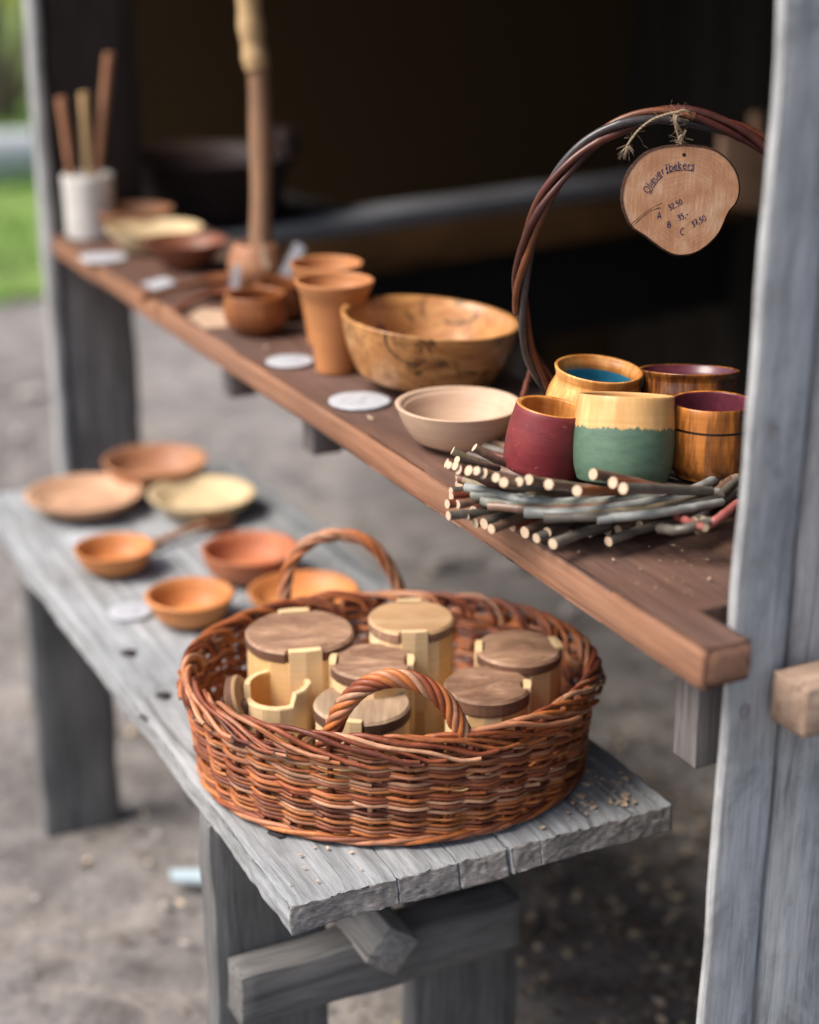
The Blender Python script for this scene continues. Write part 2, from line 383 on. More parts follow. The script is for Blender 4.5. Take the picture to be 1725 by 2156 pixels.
def tube(name, pts, rad, mat, parent=None, seg=7, color=None, cut=None):
    vs, fs, mi = tube_geo(pts, rad, seg, capmi=1 if cut else 0)
    o = mk(name, vs, fs, [mat, cut] if cut else mat, parent, True, mi)
    if cut:
        for p in list(o.data.polygons): p.use_smooth = (p.material_index == 0)
    if color: o.color = (*color, 1)
    return o
def spline(ctrl, n):
    """Catmull-Rom through control points"""
    P = [2 * ctrl[0] - ctrl[1]] + list(ctrl) + [2 * ctrl[-1] - ctrl[-2]]; out = []
    m = len(ctrl) - 1
    for i in range(n + 1):
        t = i / n * m; s = min(int(t), m - 1); f = t - s
        a, b, c, d = P[s:s + 4]
        out.append(.5 * ((2 * b) + (c - a) * f + (2 * a - 5 * b + 4 * c - d) * f * f + (3 * b - a - 3 * c + d) * f ** 3))
    return out
def catr(prof, n=6):
    pts = spline([Vector((r, z, 0)) for r, z in prof], n * (len(prof) - 1))
    return [(max(p.x, 0), p.y) for p in pts]

def lathe_geo(prof, seg=64, wob=0.0, seed=0.0, ell=1.0):
    verts, faces = [], []; n = len(prof)
    for i, (r, z) in enumerate(prof):
        for k in range(seg):
            a = 2 * math.pi * k / seg
            w = 1 + wob * noise.noise(Vector((math.cos(a) * 1.3 + seed, math.sin(a) * 1.3, z * 9)))
            verts.append(Vector((r * w * math.cos(a), r * w * math.sin(a) * ell, z * (1 + wob * .4 * math.sin(a + seed)))))
    for i in range(n - 1):
        for k in range(seg):
            k2 = (k + 1) % seg
            faces.append((i * seg + k, i * seg + k2, (i + 1) * seg + k2, (i + 1) * seg + k))
    faces.append(tuple(reversed(range(seg)))); faces.append(tuple((n - 1) * seg + k for k in range(seg)))
    return verts, faces
def vessel(name, label, cat, p, outer, inner, mats, group=None, seg=64, wob=.008, rz=0.0, inner_from=None, sub='bowl_body'):
    """outer: profile from foot to rim, inner: from rim down to the middle of the floor; the last inner point closes the hollow.
    One lathed mesh; the paint or wood of the inside may be another material, split at height inner_from"""
    prof = outer + inner
    vs, fs = lathe_geo(prof, seg, wob, seed=rnd.random() * 9)
    no = len(outer)
    mi = [0] * len(fs)
    if isinstance(mats, (list, tuple)) and len(mats) > 1:
        for i in range(len(prof) - 1):
            z = (prof[i][1] + prof[i + 1][1]) / 2
            if i >= no and (inner_from is None or z < inner_from):
                for k in range(seg): mi[i * seg + k] = 1
        mi[-1] = 1
    o = mk(name, vs, fs, mats, None, True, mi, loc=p, rot=(0, 0, rz))
    o.data.polygons[len(fs) - 1].use_smooth = True
    return tag(o, label, cat, group)

def measure(px, pyb, z0, pyr, hw):
    """foot centre, rim height and rim radius of a turned piece seen at px with its foot at pyb and rim at pyr"""
    p = W(px, pyb, z0); h = V(px, pyr, p.dot(HF))
    hh = h.z - z0
    return p, hh, hw * dep(h) / FPX

# ================================================================ SETTING
def ground():
    xs = sorted(set([round(v, 3) for v in list(np.linspace(-.4, 3.2, 110)) + list(np.linspace(-40, -.5, 12)) + list(np.linspace(3.5, 45, 12))]))
    ys = sorted(set([round(v, 3) for v in list(np.linspace(.6, 6, 150)) + list(np.linspace(-20, .4, 10)) + list(np.linspace(6.4, 90, 14))]))
    vs, fs = [], []
    for y in ys:
        for x in xs:
            z = 0.012 * noise.noise(Vector((x * 2.2, y * 2.2, 0))) + .006 * noise.noise(Vector((x * 11, y * 11, 3)))
            vs.append(Vector((x, y, z - .006)))
    n = len(xs)
    for j in range(len(ys) - 1):
        for i in range(n - 1): fs.append((j * n + i, j * n + i + 1, (j + 1) * n + i + 1, (j + 1) * n + i))
    tag(mk('ground', vs, fs, M['ground'], None, True), 'grey trodden dirt around and under the stall and bench', kind='structure')
    # lawn beyond the dirt
    vs, fs = [], []; nx, ny = 60, 60
    for j in range(ny + 1):
        for i in range(nx + 1):
            x = -25 + 60 * i / nx; y0 = 5.75 + .35 * noise.noise(Vector((x * .9, 0, 0))) 
            y = y0 + (60 * (j / ny) ** 2)
            vs.append(Vector((x, y, .012 + .02 * min(j, 4) / 4 + .03 * noise.noise(Vector((x, y, 0))) * min(j, 4) / 4)))
    for j in range(ny):
        for i in range(nx): fs.append((j * (nx + 1) + i, j * (nx + 1) + i + 1, (j + 1) * (nx + 1) + i + 1, (j + 1) * (nx + 1) + i))
    tag(mk('lawn', vs, fs, M['lawn'], None, True), 'green lawn beyond the dirt yard', kind='structure')
ground()

def grass():
    vs, fs = [], []
    for _ in range(26000):
        y = 5.6 + 7 * rnd.random() ** 1.3; x = rnd.uniform(-2.5, 5.5)
        if noise.noise(Vector((x * 1.3, y * 1.3, 4))) < -.22 and y < 7.5: continue
        h = rnd.uniform(.04, .12); a = rnd.random() * 6.28; w = .006
        l = Vector((math.cos(a), math.sin(a), 0)); b = Vector((x, y, .01)); k = len(vs)
        lean = Vector((rnd.gauss(0, .03), rnd.gauss(0, .03), h))
        vs += [b - l * w, b + l * w, b + lean]; fs.append((k, k + 1, k + 2))
    tag(mk('grass', vs, fs, M['grass']), 'short green grass growing beyond the dirt', kind='stuff')
grass()

def bush(x, y, h, w, leaf, label, n=2600):
    t = thing('leafy_bush', label, 'bush', (x, y, 0), group='bushes behind the lawn')
    vs, fs = [], []
    cl = [(Vector((rnd.gauss(0, w * .33), rnd.gauss(0, w * .33), h * rnd.uniform(.12, .95))), rnd.uniform(.18, .42)) for _ in range(26)]
    for _ in range(n):
        c, r = rnd.choice(cl)
        d = Vector((rnd.gauss(0, 1), rnd.gauss(0, 1), rnd.gauss(0, 1))).normalized() * r * rnd.random() ** .4
        p = c + d; s = rnd.uniform(.025, .055)
        u = Vector((rnd.gauss(0, 1), rnd.gauss(0, 1), rnd.gauss(0, 1))).normalized()
        v = u.cross(Vector((rnd.gauss(0, 1), rnd.gauss(0, 1), rnd.gauss(0, 1)))).normalized()
        if p.z < .05: continue
        k = len(vs); vs += [p - u * s, p + v * s * .5, p + u * s, p - v * s * .5]; fs.append((k, k + 1, k + 2, k + 3))
    mk('crown', vs, fs, leaf, t)
    tv, tf, ti = [], [], []
    for c, r in cl[:9]: tube_geo([Vector((0, 0, 0)), c * .5 + Vector((0, 0, .1)), c], [.04, .025, .01], 6, tv, tf, ti)
    mk('trunk', tv, tf, M['trunk'], t, True)
bush(2.35, 10.2, 2.9, 1.5, M['leaf1'], 'yellow-green bush behind the lawn, seen left of the far corner post', 5200)
bush(4.0, 11.9, 3.2, 1.8, M['leaf2'], 'dark green bush on the lawn behind the stall', 3500)
bush(.2, 11.2, 3.0, 1.7, M['leaf1'], 'light green bush at the far end of the lawn left of the stall', 3500)
bush(6.3, 12.6, 3.2, 2.0, M['leaf2'], 'dark green bush farthest back beyond the stall', 2500)
# pale log on the grass
lg = W(20, 398, 0)
def log():
    t = thing('felled_log', 'pale grey felled log lying across the lawn', 'log', (lg.x, lg.y, .14), R_(8))
    pts = [Vector((x, .03 * math.sin(x * 2), .01 * math.sin(x * 5))) for x in lin(-1.7, .9, 14)]
    vs, fs, mi = tube_geo(pts, [.125 + .012 * math.sin(i * 1.7) for i in range(15)], 14)
    mk('trunk', vs, fs, M['log'], t, True)
    vs, fs, mi = tube_geo([Vector((.2, 0, .1)), Vector((.3, -.04, .25))], [.045, .035], 8)
    mk('branch_stub', vs, fs, M['log'], t, True)
log()

# ================================================================ STALL
stall = thing('market_stall', 'old timber market stall with dark inside, grey posts and brown counter shelf', 'stall')
# near right post and the wall boards beside it
def post_board(name, x0, x1, y0, y1, z0, z1, mat, amp=.004, seed=0, n=(2, 2, 40), lean=0.0, e=.006):
    return plank(name, (x1 - x0, y1 - y0, z1 - z0), ((x0 + x1) / 2, (y0 + y1) / 2, (z0 + z1) / 2), mat, stall, amp=amp, e=e, n=n, seed=seed, rot=(0, lean, 0))
tag(post_board('corner_post', .7722, .8262, .9826, .9948, -.02, 2.02, M['post'], .002, 3, (4, 3, 60), R_(.7)), 'pale grey weathered near corner post')
xb = .8292
for i, w in enumerate((.17, .19, .16, .20, .18, .21)):
    o = post_board('wall_board', xb, xb + w, .9835 + .003 * (i % 2), 1.010 + .003 * (i % 2), -.01, 2.0, M['post'] if i < 2 else M['darkpost'], .002, i * 3 + 1, (3, 1, 40), R_(.7))
    xb += w + .004
for kx, ky, kr in ((1630, 905, .0035), (1570, 1500, .004)):
    q = EYE + ray(kx, ky) * (.9811 / ray(kx, ky).y)
    vv = [Vector((0, -.0006, 0))] + [Vector((math.cos(a) * kr * (1 + .25 * math.sin(3 * a)), -.0002, math.sin(a) * kr * 1.7)) for a in lin(0, 2 * math.pi, 14)[:-1]]
    mk('knot', vv, [(0, (i + 1) % 14 + 1, i + 1) for i in range(14)], M['postknot'], stall, loc=(q.x, q.y, q.z))
# pale rail crossing the post at the right
tag(plank('rail', (.5, .047, .047), (.802 + .25, .955, .707), M['peg'], stall, amp=.0015, e=.010, n=(10, 2, 2), seed=5), 'pale brown rail pegged across the near post')
# far corner post: lit side and shaded inner face put into board colours
def yplane(px, py, y):
    r = ray(px, py); return EYE + r * (y / r.y)
PX = yplane(107, 300, 2.756).x
tag(post_board('outer_board', PX - .019, PX, 2.756, 2.804, -.02, 2.02, M['post'], .003, 8, (2, 3, 40)), 'pale grey weathered board on the outside of the far corner')
tag(post_board('corner_post', PX + .002, yplane(300, 300, 2.767).x, 2.767, 2.884, SH - .03, 2.02, M['shadepost'], .005, 8, (4, 4, 30)), 'far corner post, coloured nearly black for the shade inside the stall')
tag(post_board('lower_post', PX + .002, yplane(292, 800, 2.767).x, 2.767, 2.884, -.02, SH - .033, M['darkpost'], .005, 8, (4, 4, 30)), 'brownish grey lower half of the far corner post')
# end wall (upper boards) and back wall
x = .954; i = 0
while x < 2.28:
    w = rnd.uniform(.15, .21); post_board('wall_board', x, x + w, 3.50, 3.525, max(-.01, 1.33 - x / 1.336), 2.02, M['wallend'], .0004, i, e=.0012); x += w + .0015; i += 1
y = 1.03
while y < 3.6:
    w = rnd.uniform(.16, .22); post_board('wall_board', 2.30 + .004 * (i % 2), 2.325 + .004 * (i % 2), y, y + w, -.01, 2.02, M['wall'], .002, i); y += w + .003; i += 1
plank('light_seal_panel', (1.32, .02, 1.30), (1.63, 3.545, 1.37), M['wall'], stall, n=(8, 1, 8))  # added unseen panels, keep light from leaking between the wall boards
plank('light_seal_panel', (.02, 2.6, 2.0), (2.345, 2.30, 1.0), M['wall'], stall, n=(1, 8, 8))
for o in stall.children:
    if o.name.startswith('wall_board') and o.location.y > 3.4:
        for p in o.data.polygons: p.use_smooth = False
# roof boards run front to back
y = .77
while y < 3.75:
    w = rnd.uniform(.17, .23)
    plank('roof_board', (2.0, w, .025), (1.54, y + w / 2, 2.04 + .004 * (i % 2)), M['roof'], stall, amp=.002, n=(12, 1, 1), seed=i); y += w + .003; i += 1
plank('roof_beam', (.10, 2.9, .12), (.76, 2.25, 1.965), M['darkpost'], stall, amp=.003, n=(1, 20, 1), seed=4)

# counter shelf: one thick board with a notch for the near post
def shelf():
    x0, x1, xn, y0, yn, y1, th = .708, .959, .751, .937, 1.003, 2.753, .033
    xs = [x0, x0 + .0015, x0 + .004] + lin(x0 + .008, xn - .004, 5) + [xn] + lin(xn + .004, x1 - .004, 26) + [x1]
    ys = [y0, y0 + .002, y0 + .005] + lin(y0 + .012, yn - .004, 6) + [yn] + lin(yn + .006, y1, 120)
    zs = [SH - th, SH - th + .003] + lin(SH - th + .008, SH - .008, 3) + [SH - .003, SH]
    inx = xs.index(xn); iny = ys.index(yn)
    idx, vs, fs = {}, [], []
    def v(i, j, k):
        key = (i, j, k)
        if key not in idx: idx[key] = len(vs); vs.append(Vector((xs[i], ys[j], zs[k])))
        return idx[key]
    nx, ny, nz = len(xs) - 1, len(ys) - 1, len(zs) - 1
    solid = lambda i, j: 0 <= i < nx and 0 <= j < ny and (i < inx or j >= iny)
    for i in range(nx):
        for j in range(ny):
            if not solid(i, j): continue
            fs.append((v(i, j, nz), v(i + 1, j, nz), v(i + 1, j + 1, nz), v(i, j + 1, nz)))
            fs.append((v(i, j, 0), v(i, j + 1, 0), v(i + 1, j + 1, 0), v(i + 1, j, 0)))
            for k in range(nz):
                if not solid(i - 1, j): fs.append((v(i, j, k), v(i, j, k + 1), v(i, j + 1, k + 1), v(i, j + 1, k)))
                if not solid(i + 1, j): fs.append((v(i + 1, j, k), v(i + 1, j + 1, k), v(i + 1, j + 1, k + 1), v(i + 1, j, k + 1)))
                if not solid(i, j - 1): fs.append((v(i, j, k), v(i + 1, j, k), v(i + 1, j, k + 1), v(i, j, k + 1)))
                if not solid(i, j + 1): fs.append((v(i, j + 1, k), v(i, j + 1, k + 1), v(i + 1, j + 1, k + 1), v(i + 1, j + 1, k)))
    for p in vs:
        ex = p.x - x0; ez = min(SH - p.z, p.z - (SH - th)); ey = p.y - y0
        r = .006
        if ex < r and ez < r and ex < .0011: p.x += (.0035 if ez < .001 else .001 if ez < .0035 else 0)
        if ey < r and ez < r and ey < .001: p.y += (.006 if ez < .001 else .002 if ez < .0035 else 0)
        if ex < .0011 and ey < .006: p.x += .004 * (1 - ey / .006); 
        if ey < .001 and ex < .006: p.y += .003
        q = Vector((p.x * 12, p.y * 5, p.z * 12))
        p.x += .0022 * noise.noise(q) if ex < .01 else 0
        p.z += .0012 * noise.noise(q * 1.3 + Vector((5, 5, 5)))
    mi = []
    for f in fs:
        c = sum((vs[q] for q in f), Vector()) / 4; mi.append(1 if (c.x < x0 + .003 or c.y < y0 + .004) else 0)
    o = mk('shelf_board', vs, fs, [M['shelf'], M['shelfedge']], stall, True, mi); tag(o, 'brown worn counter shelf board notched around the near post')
shelf()
for (yy, zb, xx) in ((1.057, .612, .802), (1.839, .663, .790), (2.12, .663, .790)):
    o = plank('shelf_bracket', (.040, .034, SH - .0355 - zb), (xx, yy, (SH - .0355 + zb) / 2), M['bracket'], stall, amp=.0012, e=.003, n=(2, 2, 4), seed=yy)

# inner counter at the far end, with a dark front
a_, b_ = W(600, 478, .75), W(1600, 345, .75)
ang = math.atan2(b_.y - a_.y, b_.x - a_.x)
ct = thing('back_counter', 'dark counter with a grey plank top at the far end inside the stall', 'counter', (a_.x, a_.y, 0), ang)
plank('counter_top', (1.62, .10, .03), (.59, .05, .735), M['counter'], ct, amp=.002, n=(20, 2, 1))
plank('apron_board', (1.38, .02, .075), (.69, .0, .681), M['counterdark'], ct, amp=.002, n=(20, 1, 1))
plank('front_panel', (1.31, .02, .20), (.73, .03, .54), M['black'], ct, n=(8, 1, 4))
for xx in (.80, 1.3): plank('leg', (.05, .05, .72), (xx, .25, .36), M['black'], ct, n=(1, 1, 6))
tubp = V(465, 478, a_.dot(HF) + .03)
def tub():
    plank('tub_stand', (.34, .30, .025), (.04, .21, .7375), M['black'], ct, n=(2, 2, 1))
    t = thing('dark_wooden_tub', 'dark wide wooden tub standing on the counter in the back of the stall', 'tub', (tubp.x, a_.y + .14, .751))
    pr = [(.11, 0), (.128, .006), (.136, .04), (.15, .085), (.158, .112), (.159, .116), (.151, .117), (.143, .09), (.128, .04), (.10, .02), (0.001, .018)]
    vs, fs = lathe_geo(pr, 36, .03)
    mk('tub_body', vs, fs, M['tub'], t, True)
    for s in (-1, 1):
        plank('handle', (.03, .06, .05), (s * .155, 0, .125), M['tub'], t, n=(1, 2, 1))
    for z in (.03, .095):
        rr = .137 + (z - .03) * .18
        tube('hoop', [Vector((rr * math.cos(a), rr * math.sin(a), z)) for a in lin(0, 2 * math.pi, 40)], .004, M['tub'], t, 6)
tub()
bp = V(1585, 318, 3.15)
def backboard():
    t = thing('chopping_board', 'pale wooden board standing in the dark at the back right of the stall', 'board', (bp.x, bp.y + .03, .751), ang)
    plank('board_body', (.19, .018, .13), (0.03, 0, .065), M['pinkish'], t, rot=(R_(-8), R_(12), 0), n=(2, 1, 3), e=.006)
    plank('handle', (.03, .016, .05), (.05, .012, .150), M['pinkish'], t, rot=(R_(-8), 0, 0), n=(1, 1, 1), e=.006)
backboard()

# ================================================================ BENCH
bench = thing('plank_bench', 'weathered grey plank bench with slab legs and a broken near end', 'bench')
BX0, BX1, BY0, BY1, BT = .489, .905, 1.236, 2.47, .028
def cx(px, py): return W(px, py, BE).x
cracks = [(cx(824, 1830), .26, .0012, .016), (cx(948, 1795), .30, .0012, .02), (cx(1049, 1765), .17, .0022, .03),
          (cx(1120, 1750), .10, .0006, .004)]
def benchtop():
    xs = lin(BX0, BX1, 150)
    for c, L, w, d in cracks: xs += [c - w * 2.2, c - w, c, c + w, c + w * 2.2]
    xs = sorted(xs)
    ys = lin(BY0, BY0 + .09, 36) + lin(BY0 + .095, BY0 + .4, 60)[0:] + lin(BY0 + .41, BY1, 60)
    ys = sorted(set(ys)); zs = lin(-BT, 0, 14)
    vs, fs = gridbox(xs, ys, zs)
    for p in vs:
        x, y, z = p
        ey, ex, ex2 = y - BY0, x - BX0, BX1 - x
        # wavy crack lines
        dz = 0; cut = 0
        for c, L, w, d in cracks:
            if ey < L:
                k = abs(x - c)
                if k < w * .8: dz -= d * (1 - ey / L) ** .5; cut = max(cut, (1 - ey / L) * (.005 if d > .01 else .002))
            if ey < L * 1.5 and abs(x - c) < w * 3: p.x += .003 * noise.noise(Vector((c * 9, y * 14, 0)))
        if z > -.001:
            p.z += dz
            p.z += .0016 * noise.noise(Vector((x * 70, y * 3.5, 1))) + .0022 * noise.noise(Vector((x * 9, y * 2, 4)))
            p.z += .0007 * noise.noise(Vector((x * 260, y * 12, 1)))
            if ey < .02: p.z -= (.02 - ey) ** 2 * 6 + .0012 * abs(noise.noise(Vector((x * 60, y * 60, 2)))) * (1 - ey / .02)
        # broken end: chunky fibres
        g = .0028 * noise.noise(Vector((x * 9, z * 22, 7))) + .0012 * noise.noise(Vector((x * 60, z * 90, 3))) + .0014 * noise.noise(Vector((x * 170, z * 330, 5)))
        f = max(0, 1 - ey / .035)
        p.y += g * f + cut * f + (-.02 * z / BT * -.6) * f * (.5 + .5 * noise.noise(Vector((x * 12, 0, 2))))
        if ey < .02: p.z += .003 * noise.noise(Vector((x * 120, z * 150, 8))) * (1 - ey / .02) if z < -.001 and z > -BT + .001 else 0
        # long sides: worn, with shallow chips
        fx = max(0, 1 - ex / .015)
        chip = .008 * max(0, noise.noise(Vector((y * 6, 3, z * 15))) - .15)
        p.x += fx * (.004 * noise.noise(Vector((y * 9, z * 40, 1))) + .0018 * noise.noise(Vector((y * 60, z * 90, 1))) + chip)
        if z > -.001 and ex < .006: p.z -= .003 * (1 - ex / .006)
        fx = max(0, 1 - ex2 / .02)
        p.x -= fx * (.006 * abs(noise.noise(Vector((y * 9, z * 30, 9)))) + .003 * noise.noise(Vector((y * 50, z * 80, 1))))
        if z < -BT + .001: p.z += .003 * noise.noise(Vector((x * 20, y * 6, 0)))
        # far-right near corner is worn away
        pass
    mi = []
    for f in fs:
        p_ = [vs[q] for q in f]; nn = (p_[1] - p_[0]).cross(p_[2] - p_[0]); c = (p_[0] + p_[2]) / 2
        mi.append(1 if c.y < BY0 + .03 and abs(nn.y) > .6 * nn.length and c.z < -.0015 else 0)
    o = mk('seat_board', vs, fs, [M['bench'], M['endgrain']], bench, True, mi, loc=(0, 0, BE))
    # knots and nail holes
    for (px, py, r) in ((585, 1754, .0085), (345, 1465, .008), (272, 1375, .009), (300, 1510, .004)):
        q = W(px, py, BE + .001)
        vv = [Vector((0, 0, .0012))] + [Vector((math.cos(a) * r * (1 + .3 * math.sin(3 * a)), math.sin(a) * r * 1.2, .0004)) for a in lin(0, 2 * math.pi, 14)[:-1]]
        ff = [(0, i + 1, (i + 1) % 14 + 1) for i in range(14)]
        mk('knot', vv, ff, M['knot'], bench, loc=(q.x, q.y, BE + .0012))
benchtop()
LY = 1.455
lz = BE - BT - .001
# near slab leg: two boards side by side, a cross rail in front and a long stretcher resting on it
def leg(xa, xb2, y, th, seed, tilt=0.0):
    return plank('leg_board', (xb2 - xa, th, lz + .02), ((xa + xb2) / 2, y + th / 2, (lz - .02) / 2), M['benchleg'], bench, rot=(tilt, 0, 0), amp=.004, e=.005, n=(6, 2, 30), seed=seed)
xl = .489
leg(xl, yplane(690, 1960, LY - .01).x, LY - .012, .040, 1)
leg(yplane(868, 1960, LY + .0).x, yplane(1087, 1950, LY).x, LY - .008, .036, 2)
def rail():
    y = LY - .012 - .034
    p0, p1 = yplane(492, 2032, y), yplane(1085, 1862, y)
    L = p1.x - p0.x; hgt = .062
    zc = (p0.z + p1.z) / 2 - hgt / 2 - .008
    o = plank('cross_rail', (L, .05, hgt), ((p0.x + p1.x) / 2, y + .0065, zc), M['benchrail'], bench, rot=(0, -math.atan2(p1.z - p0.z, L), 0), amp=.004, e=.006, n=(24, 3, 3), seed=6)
    return y, zc + hgt / 2
ry, rz_ = rail()
sp = yplane(822, 2060, ry - .047)
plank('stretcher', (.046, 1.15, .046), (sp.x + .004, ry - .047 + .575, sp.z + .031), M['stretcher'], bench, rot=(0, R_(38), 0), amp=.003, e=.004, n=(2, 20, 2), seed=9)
# far slab leg
FY = W(105, 1757, 0).y
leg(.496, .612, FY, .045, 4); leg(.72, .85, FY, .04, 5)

# ================================================================ WARES ON THE COUNTER SHELF
def bowl(name, label, px, pyb, pyr, hw, foot, z0, mat, th=.006, curve=.35, mats=None, cat='bowl', lip=0, rim_h=None, group=None, wob=.01, rz=0.0):
    p, h, R = measure(px, pyb, z0, pyr, hw)
    if rim_h: h = rim_h
    f = foot * R
    outer = [(f * .92, 0), (f, .0015), (f * 1.02, .003)]
    for t in (.12, .3, .5, .7, .88, .97):
        r = f + (R - f) * (t ** curve) * 1.0
        outer.append((r, .003 + (h - .003) * t))
    outer = catr(outer, 4) + ([(R + lip, h - .004), (R + lip * 1.1, h - .002)] if lip else []) + [(R, h - .0006), (R - th * .35, h)]
    inner = [(R - th * .8, h - .001), (R - th, h - .004)]
    for t in (.85, .6, .4, .22, .1):
        r = f * .75 + (R - th - f * .75) * (t ** (curve * 1.1)); inner.append((r, th + (h - th) * t))
    inner += [(f * .6, th * 1.2), (f * .2, th), (.0005, th)]
    inner = catr(inner, 3)
    return vessel(name, label, cat, p, outer, inner, mats or mat, group, wob=wob, rz=rz, inner_from=None)
SZ = SH + .0008
bowl('burl_bowl', 'large deep burl wood bowl with dark knots and a dark crack, on the shelf', 895, 812, 665, 190, .42, SZ, M['burl'], th=.008, curve=.30, wob=.02).rotation_euler = Matrix.Rotation(R_(4.5), 3, HF).to_euler()
def on_surface(o, px, py):
    from mathutils.bvhtree import BVHTree
    mw = Matrix.LocRotScale(o.location, o.rotation_euler, None); me = o.data
    bv = BVHTree.FromPolygons([mw @ v.co for v in me.vertices], [p.vertices[:] for p in me.polygons])
    h = bv.ray_cast(EYE, ray(px, py).normalized()); return (mw.inverted() @ h[0], (mw.inverted().to_3x3() @ h[1])) if h[0] else None
def crack_on(o, pix, w0, w1):
    hits = [h for h in (on_surface(o, *q) for q in pix) if h]; vs, fs = [], []
    m = len(hits)
    for i, (p, n_) in enumerate(hits):
        d = (hits[min(i + 1, m - 1)][0] - hits[max(i - 1, 0)][0]).normalized()
        if n_.dot(ray(900, 700)) > 0: n_ = -n_
        sd_ = n_.cross(d).normalized() * (w0 + (w1 - w0) * i / (m - 1)); vs += [p + n_ * .0004 + sd_, p + n_ * .0004 - sd_]
    fs = [(2 * i, 2 * i + 1, 2 * i + 3, 2 * i + 2) for i in range(m - 1)]
    mk('crack', vs, fs, M['knot'], o)
bb = bpy.data.objects['burl_bowl']
crack_on(bb, [(p.x, p.y) for p in spline([Vector((690 + .24 * a, 607 + .24 * b, 0)) for a, b in ((480, 325), (502, 380), (512, 470), (552, 550), (620, 608), (700, 650), (790, 668))], 24)], .0018, .0004)
crack_on(bb, [(740, 668), (737, 680), (733, 692), (734, 706)], .0012, .0008)
crack_on(bb, [(965, 786), (985, 783), (1004, 786)], .0006, .0016)
bowl('cream_bowl', 'pale cream turned bowl beside the maroon painted cup', 966, 938, 848, 135, .42, SZ, M['cream'], th=.008, curve=.40)
bowl('red_brown_bowl', 'dark reddish brown flared bowl nearest of the three dishes at the far shelf end', 392, 565, 505, 90, .38, SZ, M['redbrown'], th=.005, curve=.7, group='dishes at the far end of the shelf')
bowl('shallow_pale_dish', 'pale cream wooden dish between the orange and the reddish bowl', 328, 528, 477, 103, .5, SZ, M['pale'], th=.006, curve=.6, group='dishes at the far end of the shelf')
bowl('orange_tan_bowl', 'orange tan bowl beside the white birch bark pot', 284, 497, 438, 84, .5, SZ, M['tanbowl'], th=.006, curve=.55, group='dishes at the far end of the shelf')
def beaker(label, px, pyb, pyr, hwb, hwr, mat):
    p, h, R = measure(px, pyb, SZ, pyr, hwr); b = hwb * R / hwr
    outer = catr([(b * .95, 0), (b, .003), (b * 1.07, h * .2), (b * 1.25, h * .5), (b * 1.48, h * .75), (R * .92, h * .9), (R, h * .99)], 4) + [(R - .001, h)]
    inner = catr([(R - .004, h - .001), (R * .87, h * .9), (b * 1.36, h * .75), (b * 1.12, h * .5), (b * .85, h * .1), (b * .5, .006), (.0005, .006)], 4)
    return vessel('wooden_beaker', label, 'beaker', p, outer, inner, mat, 'tall flared beakers')
beaker('tall flared orange beaker standing against the burl bowl', 707, 780, 588, 43, 84, M['beaker'])
beaker('tall flared orange beaker half hidden behind the other one', 690, 722, 552, 42, 78, M['beaker'])
def cup(name, label, px, pyb, pyr, hwb, hwm, hwr, mats, z0=SZ, inner_from=None, hm=.45, th=.0045, seg=64, neck=None, tilt=None, bare=False):
    p, h, R = measure(px, pyb, z0, pyr, hwr); s = R / hwr
    b, m = hwb * s, hwm * s
    prof = [(b * .9, 0), (b * .98, .001), (b * 1.02, .004), (b + (m - b) * .75, h * hm * .45), (m, h * hm), (m + (R - m) * .25, h * (hm + .22))]
    if neck: prof += [(neck * s, h * .84), (neck * s * 1.005, h * .9)]
    prof += [(R * .995, h * .985)]
    outer = catr(prof, 5) + [(R - .0006, h - .0004), (R - .0015, h)]
    i0 = [(R - th * .8, h - .0008), (R - th, h - .003)]
    if neck: i0 += [(neck * s - th, h * .86)]
    i0 += [(m - th + (R - m) * .25, h * (hm + .22)), (m - th, h * hm), (b - th * .6, h * .16), (b * .7, .007), (b * .3, .006), (.0005, .006)]
    o = vessel(name, label, 'cup', p, outer, catr(i0, 5), mats, None, seg, .006, inner_from=inner_from)
    if bare:
        nseg = len(outer)
        for i in range(nseg - 3, nseg):
            for k in range(seg): o.data.polygons[i * seg + k].material_index = 1
    if tilt:
        o.rotation_euler = (Matrix.Rotation(R_(-tilt[0]), 3, RT) @ Matrix.Rotation(R_(tilt[1]), 3, HF)).to_euler(); o.location.z += .004
    return o
cup('brown_cup', 'rounded brown turned cup nearest the shelf front, before the glass jar', 540, 700, 617, 38, 68, 64, M['cupbrown'], hm=.5)
cup('dark_brown_cup', 'dark brown cup behind the rounded cup', 592, 668, 592, 40, 56, 54, M['cupbrown'], hm=.5)

# flat white price discs on the shelf and bench
def disc(label, px, py, hw, z0, mat=None, group='white price discs'):
    p = W(px, py, z0); r = hw * dep(p) / FPX
    pr = [(r * .9, 0), (r * .99, .001), (r, .0022), (r * .985, .0032), (r * .9, .0035), (.0005, .0032)]
    vs, fs = lathe_geo(pr, 32, .05, rnd.random() * 9)
    o = tag(mk('price_disc', vs, fs, mat or M['white'], None, True, loc=p), label, 'price disc', group)
    gv, gf = [], []                   # worn pencil strokes, no longer legible
    for j in range(9):
        x0, y0 = rnd.uniform(-.55, .45) * r, rnd.uniform(-.4, .4) * r; pts = [Vector((x0 + k * r * .045, y0 + rnd.uniform(-.07, .07) * r, .0037)) for k in range(6)]
        for k in range(5):
            b = len(gv); w_ = Vector((0, r * .012, 0)); gv += [pts[k] - w_, pts[k + 1] - w_, pts[k + 1] + w_, pts[k] + w_]; gf.append((b, b + 1, b + 2, b + 3))
    mk('pencil_stroke', gv, gf, M['pencil'], o)
    return o
disc('white disc lying at the foot of the tall beakers', 612, 764, 50, SZ)
disc('white disc lying in front of the burl bowl', 757, 848, 66, SZ)
disc('white disc at the far end of the shelf by the white pot', 218, 545, 50, SZ)
